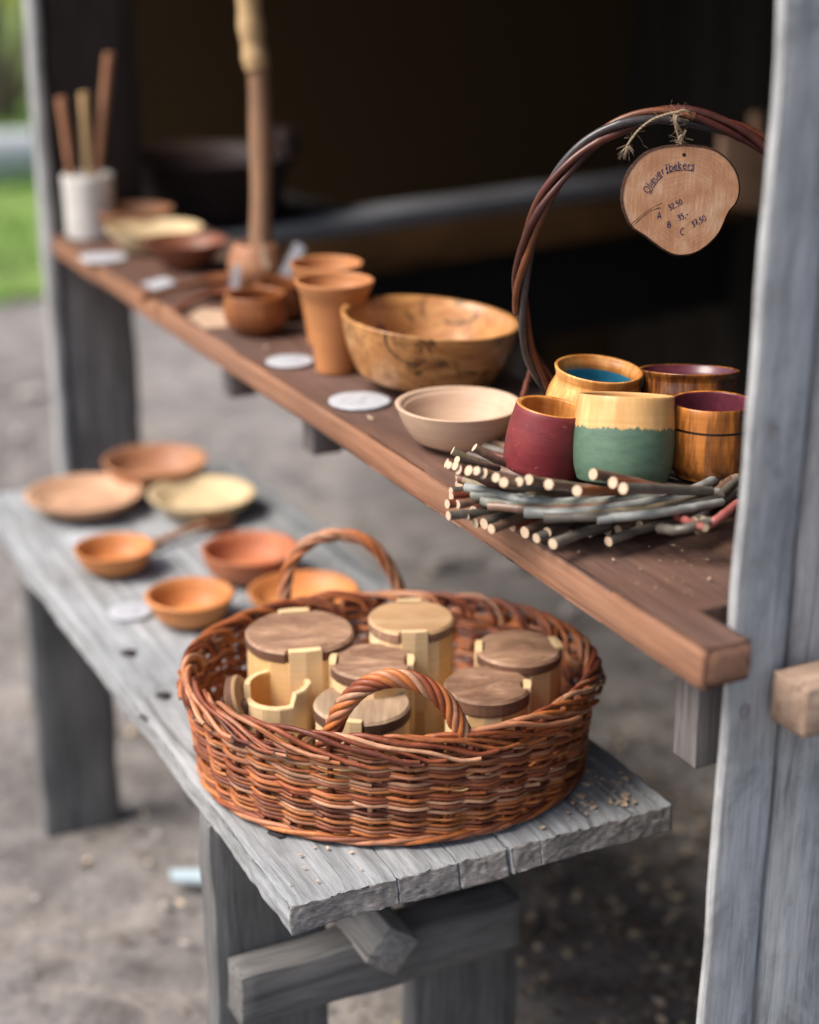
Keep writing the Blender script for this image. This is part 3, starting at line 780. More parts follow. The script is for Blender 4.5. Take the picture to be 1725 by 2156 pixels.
disc('white disc on the bench before the flared orange bowl', 276, 1290, 47, BE + .002)
disc('white disc on the bench behind the small orange bowl', 186, 1135, 42, BE + .002)
# folded paper note and leaning tags
def note(name, label, pts, th, mat, cat='tag'):
    c = sum(pts, Vector()) / len(pts); n = (pts[1] - pts[0]).cross(pts[2] - pts[1]).normalized() * th
    k = len(pts); vs = [p - c for p in pts] + [p - c + n for p in pts]
    fs = [tuple(reversed(range(k))), tuple(range(k, 2 * k))] + [(i, (i + 1) % k, (i + 1) % k + k, i + k) for i in range(k)]
    return tag(mk(name, vs, fs, mat, None, False, loc=c), label, cat)
note('paper_note', 'buff paper note lying on the shelf beside the rounded brown cup', [W(398, 668, SZ), W(432, 694, SZ), W(482, 690, SZ), W(470, 655, SZ), W(425, 652, SZ)], .002, M['cream'])
note('paper_note', 'white slip lying on the shelf before the reddish bowl', [W(300, 598, SZ), W(330, 612, SZ), W(372, 598, SZ), W(345, 586, SZ)], .002, M['white'])
# spoons lying on the shelf
def spoon(label, a, b, mat, z, w=.016, name='wooden_spoon', r=.005, bowl_r=.022):
    d = (b - a); L = d.length; t = thing(name, label, 'spoon', a, math.atan2(d.y, d.x))
    pts = [Vector((x, .004 * math.sin(x / L * 3), .006 + .004 * math.sin(x / L * 3.1))) for x in lin(0, L - bowl_r * 1.6, 12)]
    vs, fs, mi = tube_geo(pts, [r * (1.1 - .3 * math.sin(i / 12 * 3.14)) for i in range(13)], 8)
    mk('handle', vs, fs, mat, t, True)
    pr = [(.3, 0), (.7, .14), (.95, .38), (1, .46), (.93, .46), (.7, .24), (.3, .1), (.01, .08)]
    vs, fs = lathe_geo([(q * bowl_r, zz * bowl_r) for q, zz in pr], 24)
    for v in vs: v.x *= 1.4
    o = mk('spoon_head', vs, fs, mat, t, True, loc=(L - bowl_r * .6, 0, .0015))
    return t
spoon('brown wooden spoon lying by the reddish bowl, the farther of two', W(300, 640, SZ), W(475, 596, SZ), M['brown'], SZ)
spoon('dark brown wooden spoon beside the paper note, the nearer of two', W(372, 662, SZ), W(480, 622, SZ), M['redbrown'], SZ)

# birch bark pot with three sticks
def pot():
    p, h, R = measure(192, 497, SZ, 367, 54)
    pr = catr([(R * .9, 0), (R * .96, .004), (R * .95, h * .3), (R * .97, h * .7), (R, h)], 4) + [(R - .002, h + .0015), (R - .005, h)]
    pr += catr([(R - .006, h - .003), (R * .85, h * .5), (R * .82, .012), (.0005, .01)], 4)
    vs, fs = lathe_geo(pr, 48, .03, 3)
    tag(mk('birch_bark_pot', vs, fs, M['porcelain'], None, True, loc=p), 'whitish birch bark pot holding wooden spoon handles at the far end', 'pot')
    q = p + Vector((0, 0, .012)); hh = p.dot(HF)
    for i, (bx, tx, ty, w, lab) in enumerate(((165, 128, 205, 9, 'reddish wooden spatula leaning left in the birch bark pot'), (190, 176, 195, 9, 'tan wooden spatula standing upright in the middle of the pot'), (192, 230, 112, 10, 'long reddish spatula leaning right in the birch bark pot'))):
        a = V(bx, 480, hh + .004 * i); b = V(tx, ty, hh + .012 * i - .01); s = dep(a) / FPX
        t = thing('wooden_spatula', lab, 'spatula', a, group='spatulas in the bark pot')
        d = b - a; pts = [d * k for k in lin(0, 1, 8)]
        vs, fs, mi = tube_geo(pts, [w * s * (.75 + .35 * k / 8) for k in range(9)], 8)
        for v in vs: v.y *= 1
        mk('handle', vs, fs, M['spoon'] if i != 1 else M['stickpale'], t, True)
pot()
# round wooden pot with a tall stick and leaning tags
def stickpot():
    p, h, R = measure(543, 606, SZ, 512, 46)
    pr = catr([(R * .75, 0), (R * .9, .003), (R * 1.25, h * .3), (R * 1.33, h * .55), (R * 1.15, h * .85), (R, h)], 4) + [(R - .003, h + .001)]
    pr += catr([(R - .006, h - .002), (R * 1.05, h * .8), (R * 1.15, h * .5), (R * .8, .012), (.0005, .01)], 4)
    vs, fs = lathe_geo(pr, 40, .02, 3)
    tag(mk('round_wooden_pot', vs, fs, M['tanbowl'], None, True, loc=p), 'round tan wooden pot with the tall stick standing in it', 'pot')
    hh = p.dot(HF)
    t = thing('tall_stick', 'tall peeled stick with brown bark below, standing in the round pot', 'stick', p + Vector((0, 0, .012)))
    o = t.location
    pts = spline([V(x, y, hh) - o for x, y in ((549, 585), (550, 500), (551, 400), (550, 300), (548, 230), (545, 140))], 24)
    s = dep(p) / FPX
    vs, fs, mi = tube_geo(pts, [s * (24 + 1.2 * math.sin(i * .5)) for i in range(25)], 10); mk('bark_part', vs, fs, M['stickbark'], t, True)
    pts = spline([V(x, y, hh - .002) - o for x, y in ((541, 144), (534, 100), (527, 40), (522, -40), (515, -200))], 16)
    vs, fs, mi = tube_geo(pts, [s * 25] + [s * (26 + 2 * math.sin(i * 1.3)) for i in range(16)], 10); mk('peeled_part', vs, fs, M['stickpale'], t, True)
    def lean(label, quad, h2, mat=M['white']): note('leaning_tag', label, [V(x, y, h2) for x, y in quad], .003, mat)
    lean('white tag leaning to the right against the round pot', ((588, 575), (612, 580), (644, 522), (622, 508)), hh - .05)
    lean('small white tag leaning against the left side of the round pot', ((484, 604), (502, 608), (508, 560), (492, 556)), hh - .05)
    lean('narrow pale tag hanging at the front of the tall stick', ((546, 540), (558, 568), (568, 562), (552, 500)), hh - .075, M['cream'])
stickpot()

# ================================================================ TWIG TRAY, HOOP, PRICE SLICE, CUPS
TW = {'grey': (.30, .31, .29), 'greyd': (.13, .115, .095), 'red': (.17, .045, .025), 'dred': (.15, .052, .04), 'brown': (.19, .115, .078), 'dk': (.09, .062, .05), 'olive': (.19, .15, .09), 'green': (.30, .31, .26), 'pink': (.30, .09, .08), 'orange': (.28, .09, .03)}
TZ = SH + .024                                     # the tray floor the cups stand on
front = W(1285, 1062, SH + .032); TR = .131
tc_ = front + HF * TR; tc_ = Vector((tc_.x, tc_.y, 0))
tray = thing('twig_tray', 'round twig tray with pale cut ends and a tall twisted hoop handle, holding five cups', 'tray', (tc_.x, tc_.y, SH))
def shade(c, a, b):
    k = rnd.uniform(a, b); return tuple(v * k for v in c)
def T(p): return p - tray.location
def Zt(zx, zy): return 897 + .4 * zx, 897 + .4 * zy
def twig(ctrl, r, c, taper=.85, n=14, seg=9, jitter=.0008):
    pts = spline([T(p) for p in ctrl], n); k = rnd.random() * 50
    pts = [p + Vector((noise.noise(Vector((i * .6 + k, 0, 0))), noise.noise(Vector((0, i * .6 + k, 0))), noise.noise(Vector((0, 0, i * .6 + k))))) * jitter for i, p in enumerate(pts)]
    rr = [r * (1 - (1 - taper) * i / n) * (1 + .05 * noise.noise(Vector((i * .55, k, 0))) + (.06 if i in (n // 3, (2 * n) // 3) and n > 10 else 0)) for i in range(n + 1)]
    return tube('twig', pts, rr, M['twig'], tray, seg, shade(TW[c], .8, 1.25), M['cutend'])
# floor: crossed layers of twigs
for layer, (az, z) in enumerate(((0.35, .0065), (1.9, .0165))):
    u = Vector((math.cos(az), math.sin(az), 0)); v = Vector((-u.y, u.x, 0))
    for k in range(-8, 9):
        o_ = k * .0145; half = math.sqrt(max(.0, (TR - .004) ** 2 - o_ * o_)) 
        if half < .02: continue
        a = tray.location + v * o_ - u * half + Vector((0, 0, z)); b = tray.location + v * o_ + u * half + Vector((0, 0, z))
        twig([a, (a + b) / 2 + Vector((0, 0, .001)), b], .0052, rnd.choice(['brown', 'dk', 'greyd', 'dred']), .9, 8, 8, .001)
# wreath of twisted rods round the rim
for k, (c, r) in enumerate((('greyd', .0045), ('brown', .0048), ('grey', .0050), ('olive', .0040), ('dk', .0048))):
    ctrl = []; ph = k * 2 * math.pi / 5 + 1.0
    for a in lin(R_(28 + 5 * k), R_(285 - 4 * k), 60):
        aa = a - math.pi / 2 - YAW - R_(90); tw = ph + a * 2.0
        rad = TR + .012 * math.cos(tw); z = .028 + .009 * math.sin(tw)
        ctrl.append(tray.location + Vector((rad * math.cos(aa), rad * math.sin(aa), z)))
    pts = [T(p) for p in ctrl]
    tube('wreath_rod', pts, [r * (1 - .25 * i / 60) for i in range(61)], M['twig'], tray, 10, shade(TW[c], .85, 1.15), M['cutend'])
# upper layer: cut ends in a row from the left, twigs running down to the right along the front
rb = tray.location + Vector((0, 0, 0))
def front_pt(ang_deg, rad, z):          # angle from the camera-facing point of the ring, positive to the right
    a = R_(ang_deg); d = -HF * math.cos(a) + RT * math.sin(a)
    return tray.location + d * rad + Vector((0, 0, z))
ups = [(108, 195), (122, 206), (155, 208), (172, 230), (224, 236), (264, 235), (304, 250), (368, 270), (410, 296), (490, 293), (541, 282), (647, 306), (795, 340)]
for i, (zx, zy) in enumerate(ups):
    px, py = Zt(zx, zy); zz = SH + .066 + .0015 * (i % 3)
    a = W(px, py, zz)
    e = W(*Zt(zx + 330 + 12 * i, 352 + (i % 3) * 10), SH + .036)
    zz_ = 0
    m = W(*Zt(zx + 165, (zy + 352) / 2 - 4), SH + .051)
    twig([a, m, e], rnd.uniform(.0038, .0049) if i != 1 else .0036, ['dred', 'dred', 'brown', 'dred', 'brown', 'greyd', 'brown', 'brown', 'brown', 'greyd', 'brown', 'brown', 'orange'][i], .8)
for zx, zy, ex, ey, c in ((880, 252, 1230, 330, 'brown'), (985, 298, 1330, 345, 'red'), (1038, 328, 1500, 345, 'greyd')):
    twig([W(*Zt(zx, zy), SH + .070), W(*Zt((zx + ex) / 2, (zy + ey) / 2 - 4), SH + .056), W(*Zt(ex, ey), SH + .042)], .0050, c)
# lower layer: cut ends pointing left and towards the bench, twigs running up under the wreath
lows = [(133, 345, 'greyd'), (134, 372, 'red'), (112, 410, 'red'), (165, 412, 'brown'), (118, 472, 'greyd'), (250, 447, 'dred'), (258, 511, 'brown'), (306, 515, 'greyd'), (345, 543, 'brown'), (455, 530, 'red'), (580, 591, 'greyd'), (668, 620, 'greyd'), (765, 572, 'dk'), (960, 608, 'greyd'), (1125, 523, 'dk')]
lows += [(395, 520, 'dk'), (520, 560, 'brown'), (640, 560, 'dk'), (860, 560, 'greyd'), (1010, 545, 'brown'), (210, 480, 'dk')]
for i, (zx, zy, c) in enumerate(lows):
    z0 = SH + .009 + (.010 if zx < 200 else .003 * (i % 3))
    a = W(*Zt(zx, zy), z0 + .004)
    L = 330 if zx > 200 else 260
    e = W(*Zt(zx + L, zy - (L * .33 if zx > 200 else L * .05)), SH + .016)
    m = (a + e) / 2 + Vector((0, 0, .001))
    twig([a, m, e], rnd.uniform(.0042, .0053) if zx > 220 else .0042, c, .85)
# left rear stubs, right hand ends
for p0, p1, c, r in (((140, 128), (330, 215), 'olive', .0040), ((255, 112), (430, 200), 'brown', .0042), ((165, 178), (380, 222), 'dk', .0036)):
    twig([W(*Zt(*p0), SH + .055), W(*Zt((p0[0] + p1[0]) / 2, (p0[1] + p1[1]) / 2 + 6), SH + .045), W(*Zt(*p1), SH + .036)], r, c)
for pts_, c, r in ((((1320, 478), (1400, 512), (1470, 535)), 'pink', .0040), (((1480, 525), (1550, 480), (1640, 405)), 'pink', .0042), (((1415, 505), (1510, 400), (1640, 280)), 'greyd', .0045),
                   (((1540, 335), (1575, 285), (1650, 268)), 'brown', .0042), (((1440, 556), (1450, 520), (1470, 480)), 'olive', .0044), (((1230, 540), (1340, 545), (1500, 500)), 'greyd', .0045)):
    zz = [SH + .028, SH + .034, SH + .040]
    twig([W(*Zt(*q), zz[j]) for j, q in enumerate(pts_)], r, c)
for c, r, pp in (('grey', .0048, ((215, 322), (330, 348), (560, 400), (900, 396), (1230, 372))), ('green', .0048, ((300, 392), (520, 430), (900, 405), (1250, 366), (1500, 345))), ('grey', .0050, ((520, 455), (800, 456), (1150, 405), (1540, 348))),
                 ('olive', .0044, ((800, 474), (1150, 442), (1500, 372))), ('olive', .0036, ((205, 285), (330, 318), (540, 362), (760, 372))), ('green', .0044, ((245, 362), (420, 372), (700, 400), (1000, 440))), ('brown', .0040, ((330, 420), (600, 436), (980, 418), (1350, 372))), ('greyd', .0042, ((620, 486), (960, 470), (1330, 418), (1560, 372))), ('red', .0036, ((420, 338), (760, 362), (1120, 352), (1420, 330))), ('grey', .0042, ((900, 492), (1240, 455), (1560, 400)))):
    twig([W(*Zt(*q), SH + .040 - .008 * abs(i / (len(pp) - 1) - .5)) for i, q in enumerate(pp)], r, c, .85, 24)
# tall hoop of twisted rods
HH = tray.location.dot(HF) + .050
hp = [(1196, 880), (1156, 812), (1112, 735), (1096, 640), (1100, 560), (1130, 455), (1178, 372), (1245, 300), (1330, 255), (1420, 240), (1520, 262), (1610, 305), (1690, 380), (1745, 480), (1765, 600), (1745, 720), (1690, 810), (1640, 880)]
def hlean(y): return HH + .060 * max(0, min(1, (y - 420) / 400))
hoop_c = spline([V(x, y, hlean(y)) for x, y in hp], 150)
def along(c, ks, rad, turns, ph, r, colr, i0=0, i1=None, name='hoop_rod'):
    seg = c[i0:i1]; out = []; n = len(seg)
    for i, p in enumerate(seg):
        t = (seg[min(i + 1, n - 1)] - seg[max(i - 1, 0)]).normalized()
        u = HF - t * HF.dot(t); u.normalize(); w = t.cross(u)
        a = ph + turns * 2 * math.pi * (i + i0) / len(c)
        rr = rad * (1 + .25 * noise.noise(Vector((i * .07, ph, 0))))
        out.append(T(p) + (u * math.cos(a) + w * math.sin(a)) * rr)
    tube(name, out, [r * (1 + .14 * noise.noise(Vector((i * .16, ph * 3, 0))) + (.14 if (i + int(ph * 7)) % 23 == 0 else 0)) for i in range(n)], M['twig'], tray, 9, TW.get(colr, colr), M['cutend'])
along(hoop_c, 0, .0052, 3.1, .2, .0040, (.045, .040, .042))
along(hoop_c, 0, .0052, 3.1, 1.8, .0037, (.085, .022, .012), 6)
along(hoop_c, 0, .0052, 3.1, 3.4, .0036, (.065, .018, .014), 0, 140)
along(hoop_c, 0, .0050, 3.1, 4.9, .0036, (.14, .045, .018), 25, 84)
along(hoop_c, 0, .0050, 3.1, 4.9, .0034, (.06, .016, .014), 80)
twig([V(1102, 835, HH + .10), V(1112, 800, HH + .095), V(1128, 745, HH + .085)], .0032, 'dred')

def hh_z(p): return p
# price slice
def slicetag():
    hh = HH - .026; c = V(1432, 421, hh); s = dep(c) / FPX * .2      # metres per pixel of the enlargement (scale .2 of 1725 px)
    s = dep(c) / FPX * .69 / 3.45
    t = thing('price_slice', 'round slice of wood with bark edge and handwritten prices hanging from the hoop', 'price tag', c)
    t.rotation_euler = (R_(90) - R_(6), 0, -YAW + R_(3))
    ol = [(795, 205), (900, 212), (1010, 225), (1100, 250), (1180, 290), (1260, 350), (1320, 420), (1370, 500), (1395, 580), (1408, 660), (1400, 740), (1370, 820), (1310, 890), (1275, 960), (1240, 1050), (1200, 1130), (1130, 1215), (1040, 1290), (950, 1340), (850, 1362), (740, 1360), (640, 1320), (520, 1240), (400, 1150), (290, 1080), (235, 1020), (190, 930), (155, 820), (145, 720), (158, 620), (190, 520), (250, 420), (330, 330), (430, 265), (540, 228), (660, 210)]
    L = lambda q, z=0.0: Vector(((q[0] - 775) * s, -(q[1] - 780) * s, z))
    P = [L(q) for q in ol]; P = spline(P + [P[0]], 108)[:-1]
    n = len(P); th = .0055
    hole = L((797, 312)); hr = .0017
    # face built as rings from the outline to a centre fan, bark as a separate rough ring
    inner = [p * .972 for p in P]
    vs = [p + Vector((0, 0, th / 2)) for p in inner] + [p + Vector((0, 0, -th / 2)) for p in inner] + [Vector((0, 0, th / 2)), Vector((0, 0, -th / 2))]
    fs = [(i, (i + 1) % n, 2 * n) for i in range(n)] + [((i + 1) % n + n, i + n, 2 * n + 1) for i in range(n)] + [(i, i + n, (i + 1) % n + n, (i + 1) % n) for i in range(n)]
    fs = [tuple(reversed(f)) if False else f for f in fs]
    mk('slice_face', vs, fs, M['slice'], t)
    vs, fs = [], []
    for i, p in enumerate(P):
        o = 1 + .006 * noise.noise(p * 900); o2 = 1 + .010 * noise.noise(p * 500 + Vector((3, 3, 3)))
        vs += [p * .969 + Vector((0, 0, th / 2 + .0004)), p * o + Vector((0, 0, th / 2 - .0004)), p * 1.004 * o2, p * o2 + Vector((0, 0, -th / 2)), p * .969 + Vector((0, 0, -th / 2 - .0004))]
    for i in range(n):
        j = (i + 1) % n
        for k in range(4): fs.append((i * 5 + k, i * 5 + k + 1, j * 5 + k + 1, j * 5 + k))
    mk('bark_rim', vs, fs, M['bark'], t)
    vs = [hole + Vector((math.cos(a) * hr, math.sin(a) * hr, th / 2 + .0002)) for a in lin(0, 2 * math.pi, 12)[:-1]]
    mk('string_hole', vs, [tuple(range(12))], M['black'], t)
    def ribbon(lines, w, mat, name, z):
        vs, fs = [], []
        for ln in lines:
            if len(ln) > 2: ln = [Vector((p.x, p.y, 0)) for p in spline([Vector((a.x, a.y, 0)) for a in ln], (len(ln) - 1) * 4)]
            m = len(ln); k0 = len(vs)
            for i, p in enumerate(ln):
                d = (ln[min(i + 1, m - 1)] - ln[max(i - 1, 0)]); d = Vector((d.x, d.y, 0))
                d = d.normalized() if d.length > 1e-9 else Vector((1, 0, 0)); nn = Vector((-d.y, d.x, 0)) * w * (1 + .25 * math.sin(i * 1.3)) * .5
                vs += [Vector((p.x, p.y, z)) + nn, Vector((p.x, p.y, z)) - nn]
            for i in range(m - 1): fs.append((k0 + 2 * i, k0 + 2 * i + 1, k0 + 2 * i + 3, k0 + 2 * i + 2))
        return mk(name, vs, fs, mat, t)
    # drying cracks
    def cr(pts, w, name='drying_crack'): ribbon([[L(q) for q in pts]], w * s, M['bark'], name, th / 2 + .00015)
    cr([(580, 806), (480, 855), (370, 930), (250, 1030)], 5); cr([(575, 856), (470, 885), (380, 950), (270, 1045)], 4); cr([(560, 845), (430, 910), (300, 1010)], 3)
    # handwriting
    G = {
        'O': [[(.35, 1), (.1, .8), (.02, .45), (.15, .08), (.42, 0), (.65, .25), (.68, .65), (.5, .95), (.3, 1)]], 'l': [[(.1, 1), (.1, 0)]], 'i': [[(.1, .6), (.1, 0)], [(.09, .8), (.11, .83)]],
        'e': [[(.05, .32), (.45, .36), (.4, .58), (.2, .62), (.04, .4), (.06, .12), (.25, 0), (.48, .1)]], 'v': [[(.03, .6), (.06, .1), (.25, 0), (.42, .2), (.45, .6)]], 'r': [[(.08, .6), (.1, 0)], [(.1, .35), (.22, .56), (.4, .58)]],
        'f': [[(.5, .95), (.35, 1.02), (.25, .85), (.22, .2), (.12, -.3)], [(.05, .5), (.42, .54)]], 'b': [[(.08, 1), (.08, 0)], [(.08, .4), (.3, .6), (.5, .4), (.45, .08), (.22, -.02), (.08, .12)]],
        'k': [[(.08, 1), (.08, 0)], [(.45, .62), (.1, .28), (.5, 0)]], 's': [[(.42, .55), (.2, .62), (.08, .45), (.35, .28), (.4, .08), (.2, -.02), (.03, .06)]],
        'A': [[(.02, 0), (.3, 1), (.42, .95), (.62, 0)], [(.1, .35), (.6, .38)]], 'B': [[(.08, 1), (.1, 0)], [(.05, .98), (.45, .9), (.42, .6), (.12, .52), (.55, .42), (.55, .1), (.08, 0)]], 'C': [[(.62, .85), (.4, 1), (.12, .75), (.08, .3), (.3, 0), (.62, .1)]],
        '3': [[(.05, .92), (.35, 1), (.42, .75), (.15, .55), (.45, .42), (.42, .08), (.05, .02)]], '2': [[(.05, .85), (.28, 1), (.42, .78), (.2, .35), (.03, .02)], [(.03, .02), (.48, .04)]], '5': [[(.45, 1), (.12, .96), (.08, .58), (.35, .6), (.45, .3), (.3, .02), (.03, .05)]],
        '0': [[(.28, 1), (.06, .75), (.05, .25), (.25, 0), (.48, .25), (.48, .75), (.28, 1)]], '7': [[(.03, .95), (.45, .98), (.2, .02)], [(.12, .5), (.42, .52)]], ',': [[(.12, .12), (.1, -.04), (.02, -.18)]], '-': [[(.05, .42), (.45, .45)]], "'": [[(.05, .9), (.12, .92)]]}
    adv = {'O': .85, 'l': .28, 'i': .28, 'e': .62, 'v': .6, 'r': .52, 'f': .5, 'b': .64, 'k': .62, 's': .55, ',': .3, '-': .6, ' ': .5, 'A': .8, 'B': .8, 'C': .8}
    inkl = []
    def write(txt, x, y, size, ang_):
        ca, sa = math.cos(ang_), math.sin(ang_); cxp = 0
        for ch in txt:
            for ln in G.get(ch, []):
                pts = []
                for (gx, gy) in ln:
                    X = (gx + cxp + gy * .08) * size; Y = gy * size; pts.append(L((x + X * ca - Y * sa * 1, y - (X * sa + Y * ca))))
                inkl.append(pts)
            cxp += adv.get(ch, .64)
    # curved title on its baseline, underlined
    base_ = spline([Vector((a, b, 0)) for a, b in ((436, 706), (470, 634), (508, 578), (560, 524), (625, 484), (710, 462), (800, 452), (912, 462))], 200)
    acc = [0]
    for i in range(200): acc.append(acc[-1] + (base_[i + 1] - base_[i]).length)
    word = 'Olieverfbekers'; tot = sum(adv[c] for c in word); size = acc[-1] / tot
    pos = 0
    for ch in word:
        d = pos * size; i = min(range(201), key=lambda k: abs(acc[k] - d)); i2 = min(i + 6, 200)
        tv = base_[i2] - base_[max(i2 - 6, 0)]; write(ch, base_[i].x, base_[i].y, size * (1.0 if ch == 'O' else 1.0), math.atan2(-tv.y, tv.x)); pos += adv[ch]
    inkl.append([L(q) for q in ((452, 714), (482, 644), (520, 588), (575, 528))]); inkl.append([L(q) for q in ((612, 496), (700, 476), (800, 466), (908, 476))])
    write('A', 535, 972, 62, R_(8)); write('32,50', 662, 885, 56, R_(27)); write("'", 838, 770, 50, R_(10))
    write('B', 640, 1062, 62, R_(4)); write('35,-', 760, 992, 58, R_(22))
    write('C', 780, 1140, 68, R_(4)); write('37,50', 915, 1062, 58, R_(28))
    ribbon(inkl, .0007, M['ink'], 'handwriting', th / 2 + .0003)
    return t, hh, s
tg, tagh, ts = slicetag()
# twine: from the hole up over the hoop with a frayed tail
def twine():
    t = thing('jute_twine', 'frayed jute twine tied over the hoop, holding the price slice', 'twine', V(1432, 250, HH - .02))
    o = t.location; hz = HH - .022
    def Z2(zx, zy, dh=0.0): return V(.69 * (1850 + zx / 3.45), .69 * (380 + zy / 3.45), hz + dh) - o
    vs, fs, mi = [], [], []
    runs = [[Z2(797, 312), Z2(795, 250), Z2(780, 170), Z2(755, 100), Z2(728, 0), Z2(715, -80), Z2(735, -130, .012)],
            [Z2(797, 305, .004), Z2(790, 230, .004), Z2(810, 130, .003), Z2(840, 60, .003)],
            [Z2(790, 200, -.002), Z2(770, 150, -.002), Z2(800, 110, -.002), Z2(790, 180, -.002)],
            [Z2(735, -130, -.006), Z2(640, -110, -.006), Z2(520, -70, -.006), Z2(420, -10, -.004), Z2(330, 70, -.004), Z2(270, 150, -.004), Z2(225, 215, -.004)],
            [Z2(735, -125, -.004), Z2(800, -150, -.003), Z2(860, -140, 0), Z2(900, -110, .01)],
            [Z2(745, -100, -.008), Z2(735, -40, -.009), Z2(760, 20, -.008), Z2(790, 60, -.004)]]
    for r_ in runs:
        c = spline(r_, 40)
        for ph in (0, 2.1, 4.2):
            pts = []
            for i, p in enumerate(c):
                tt = (c[min(i + 1, 40)] - c[max(i - 1, 0)]).normalized(); u = (HF - tt * HF.dot(tt)).normalized(); w = tt.cross(u); a = ph + i * .9
                pts.append(p + (u * math.cos(a) + w * math.sin(a)) * .00055)
            tube_geo(pts, .00062, 5, vs, fs, mi)
    mk('twine_strand', vs, fs, M['twine'], t, True)
    vs, fs, mi = [], [], []
    for r_ in runs:
        c = spline(r_, 40)
        for _ in range(16):
            p = rnd.choice(c); d = Vector((rnd.gauss(0, 1), rnd.gauss(0, 1), rnd.gauss(0, 1))) * .0035; d2 = Vector((rnd.gauss(0, 1), rnd.gauss(0, 1), rnd.gauss(0, 1))) * .003
            tube_geo([p, p + d, p + d + d2], [.00012, .0001, .00006], 3, vs, fs, mi)
    for _ in range(26):     # frayed end
        p = Z2(232, 205, -.004); d = Vector((rnd.gauss(-.0015, .002), rnd.gauss(0, .002), -abs(rnd.gauss(.004, .003)))); 
        tube_geo([p, p + d, p + d * 1.8 + Vector((rnd.gauss(0, .001), 0, 0))], [.0003, .0002, .0001], 4, vs, fs, mi)
    tube_geo(spline([Z2(330, 110), Z2(370, 160), Z2(390, 210), Z2(440, 245)], 12), .00012, 3, vs, fs, mi)
    mk('fibre_fuzz', vs, fs, M['twine'], t)['kind'] = 'stuff'
twine()

# the five cups
CZ = TZ + .0006
cup('blue_lined_cup', 'wooden cup with bright blue paint inside its bottom, back left in the tray', 1240, 940, 780, 80, 104, 94, [M['cupwood'], M['blue']], CZ, inner_from=.061, hm=.42, neck=89, tilt=(-3, 5))
cup('purple_lined_cup', 'straight wooden cup lined in purple, back right in the tray', 1444, 944, 790, 84, 101, 107, [M['cupdark'], M['purple']], CZ, hm=.45, neck=100, tilt=(9, 1))
cup('purple_banded_cup', 'wooden cup with purple lining and a thin black line round it, beside the post', 1492, 1008, 854, 74, 97, 93, [M['bandcup'], M['purple']], CZ, hm=.42, tilt=(2, 0))
cup('maroon_cup', 'maroon painted cup with bare wood inside, front left in the tray', 1140, 996, 862, 83, 87, 77, [M['redcup'], M['cupwood']], CZ, hm=.42, tilt=(0, 8), bare=True)
cup('green_dipped_cup', 'pale wooden cup dipped in green paint, at the front of the tray', 1309, 1022, 846, 96, 109, 103, [M['greencup'], M['cupin']], CZ, hm=.45, tilt=(13, 2))

# ================================================================ WARES ON THE BENCH
BZ = BE + .0025
bowl('wooden_plate', 'pinkish wooden plate at the far left of the bench', 180, 1072, 1035, 125, .5, BZ, M['pinkish'], th=.011, curve=.42, cat='plate', group='dishes on the bench')
bowl('tan_bowl', 'tan wooden bowl farthest back on the bench', 330, 1022, 966, 111, .5, BZ, M['tanbowl'], th=.008, curve=.38, group='dishes on the bench')
bowl('pale_plate', 'pale yellow deep wooden plate right of the pinkish one', 427, 1078, 1036, 114, .5, BZ, M['pale'], th=.009, curve=.45, cat='plate', group='dishes on the bench')
bowl('small_orange_bowl', 'small orange bowl at the left edge of the bench by a white disc', 243, 1200, 1150, 85, .5, BZ, M['orange'], th=.006, curve=.38, group='dishes on the bench')
bowl('red_orange_bowl', 'reddish orange bowl right of the spoon handle, behind the basket', 528, 1212, 1152, 103, .58, BZ, M['terracotta'], th=.007, curve=.35, group='dishes on the bench')
bowl('flared_orange_bowl', 'orange bowl with a flared lip beside the basket rim', 402, 1308, 1248, 92, .5, BZ, M['orange'], th=.006, curve=.38, lip=.0015, group='dishes on the bench')
bowl('low_orange_bowl', 'low orange bowl half hidden behind the basket rim', 640, 1285, 1243, 118, .6, BZ, M['orange'], th=.007, curve=.45, group='dishes on the bench')
spoon('long tan wooden spoon lying between the orange bowls on the bench', W(318, 1158, BZ), W(470, 1108, BZ), M['spoon'], BZ, r=.0065, bowl_r=.02)

# ================================================================ BASKET
BC = Vector((.688, 1.435, BE + .003)); BA, BB_, BANG, BH = .205, .174, -YAW, .112
basket = thing('wicker_basket', 'large oval brown wicker basket with two twisted handles, full of lidded wooden jars', 'basket', BC, BANG)
def E(th, rs, z):      # basket wall point; rs = radial offset in metres, z above the floor
    f = .93 + .075 * min(1, z / BH) ** .7
    c, s = math.cos(th), math.sin(th)
    n = Vector((c / BA, s / BB_, 0)).normalized()
    lob = 1 + .012 * math.sin(th * 2 + .6) + .008 * math.sin(3 * th)
    return Vector((BA * f * lob * c, BB_ * f * lob * s, z)) + n * rs
ROD = [(.40, .125, .038), (.30, .08, .028), (.46, .165, .055), (.22, .056, .024), (.13, .034, .018), (.42, .175, .09), (.36, .11, .038), (.42, .13, .035), (.25, .08, .04), (.50, .26, .15)]
def rc(): 
    c = rnd.choice(ROD); k = rnd.uniform(.8, 1.2); return tuple(v * k for v in c)
NS = 34
def brod(name, pts, r, seg=6, parent=basket, colr=None):
    return tube(name, pts, r, M['rod'], parent, seg, colr or rc(), M['cutend'] if name == 'border_rod' else None)
dth = 2 * math.pi / NS
for i in range(NS):
    th = i * dth
    brod('stake', [E(th, -.0005, z) for z in lin(.002, BH, 5)], .0028, 6)
nrow = 34
zrow0, zrow1 = .007, BH - .011
def tri(u):                # 1 in front of a stake, -1 behind the next one, with a soft kink at the stake
    f = abs((u / 2) % 1 - .5) * 2; t_ = 1 - 2 * (1 - f)
    return .55 * t_ + .45 * math.sin(t_ * math.pi / 2)
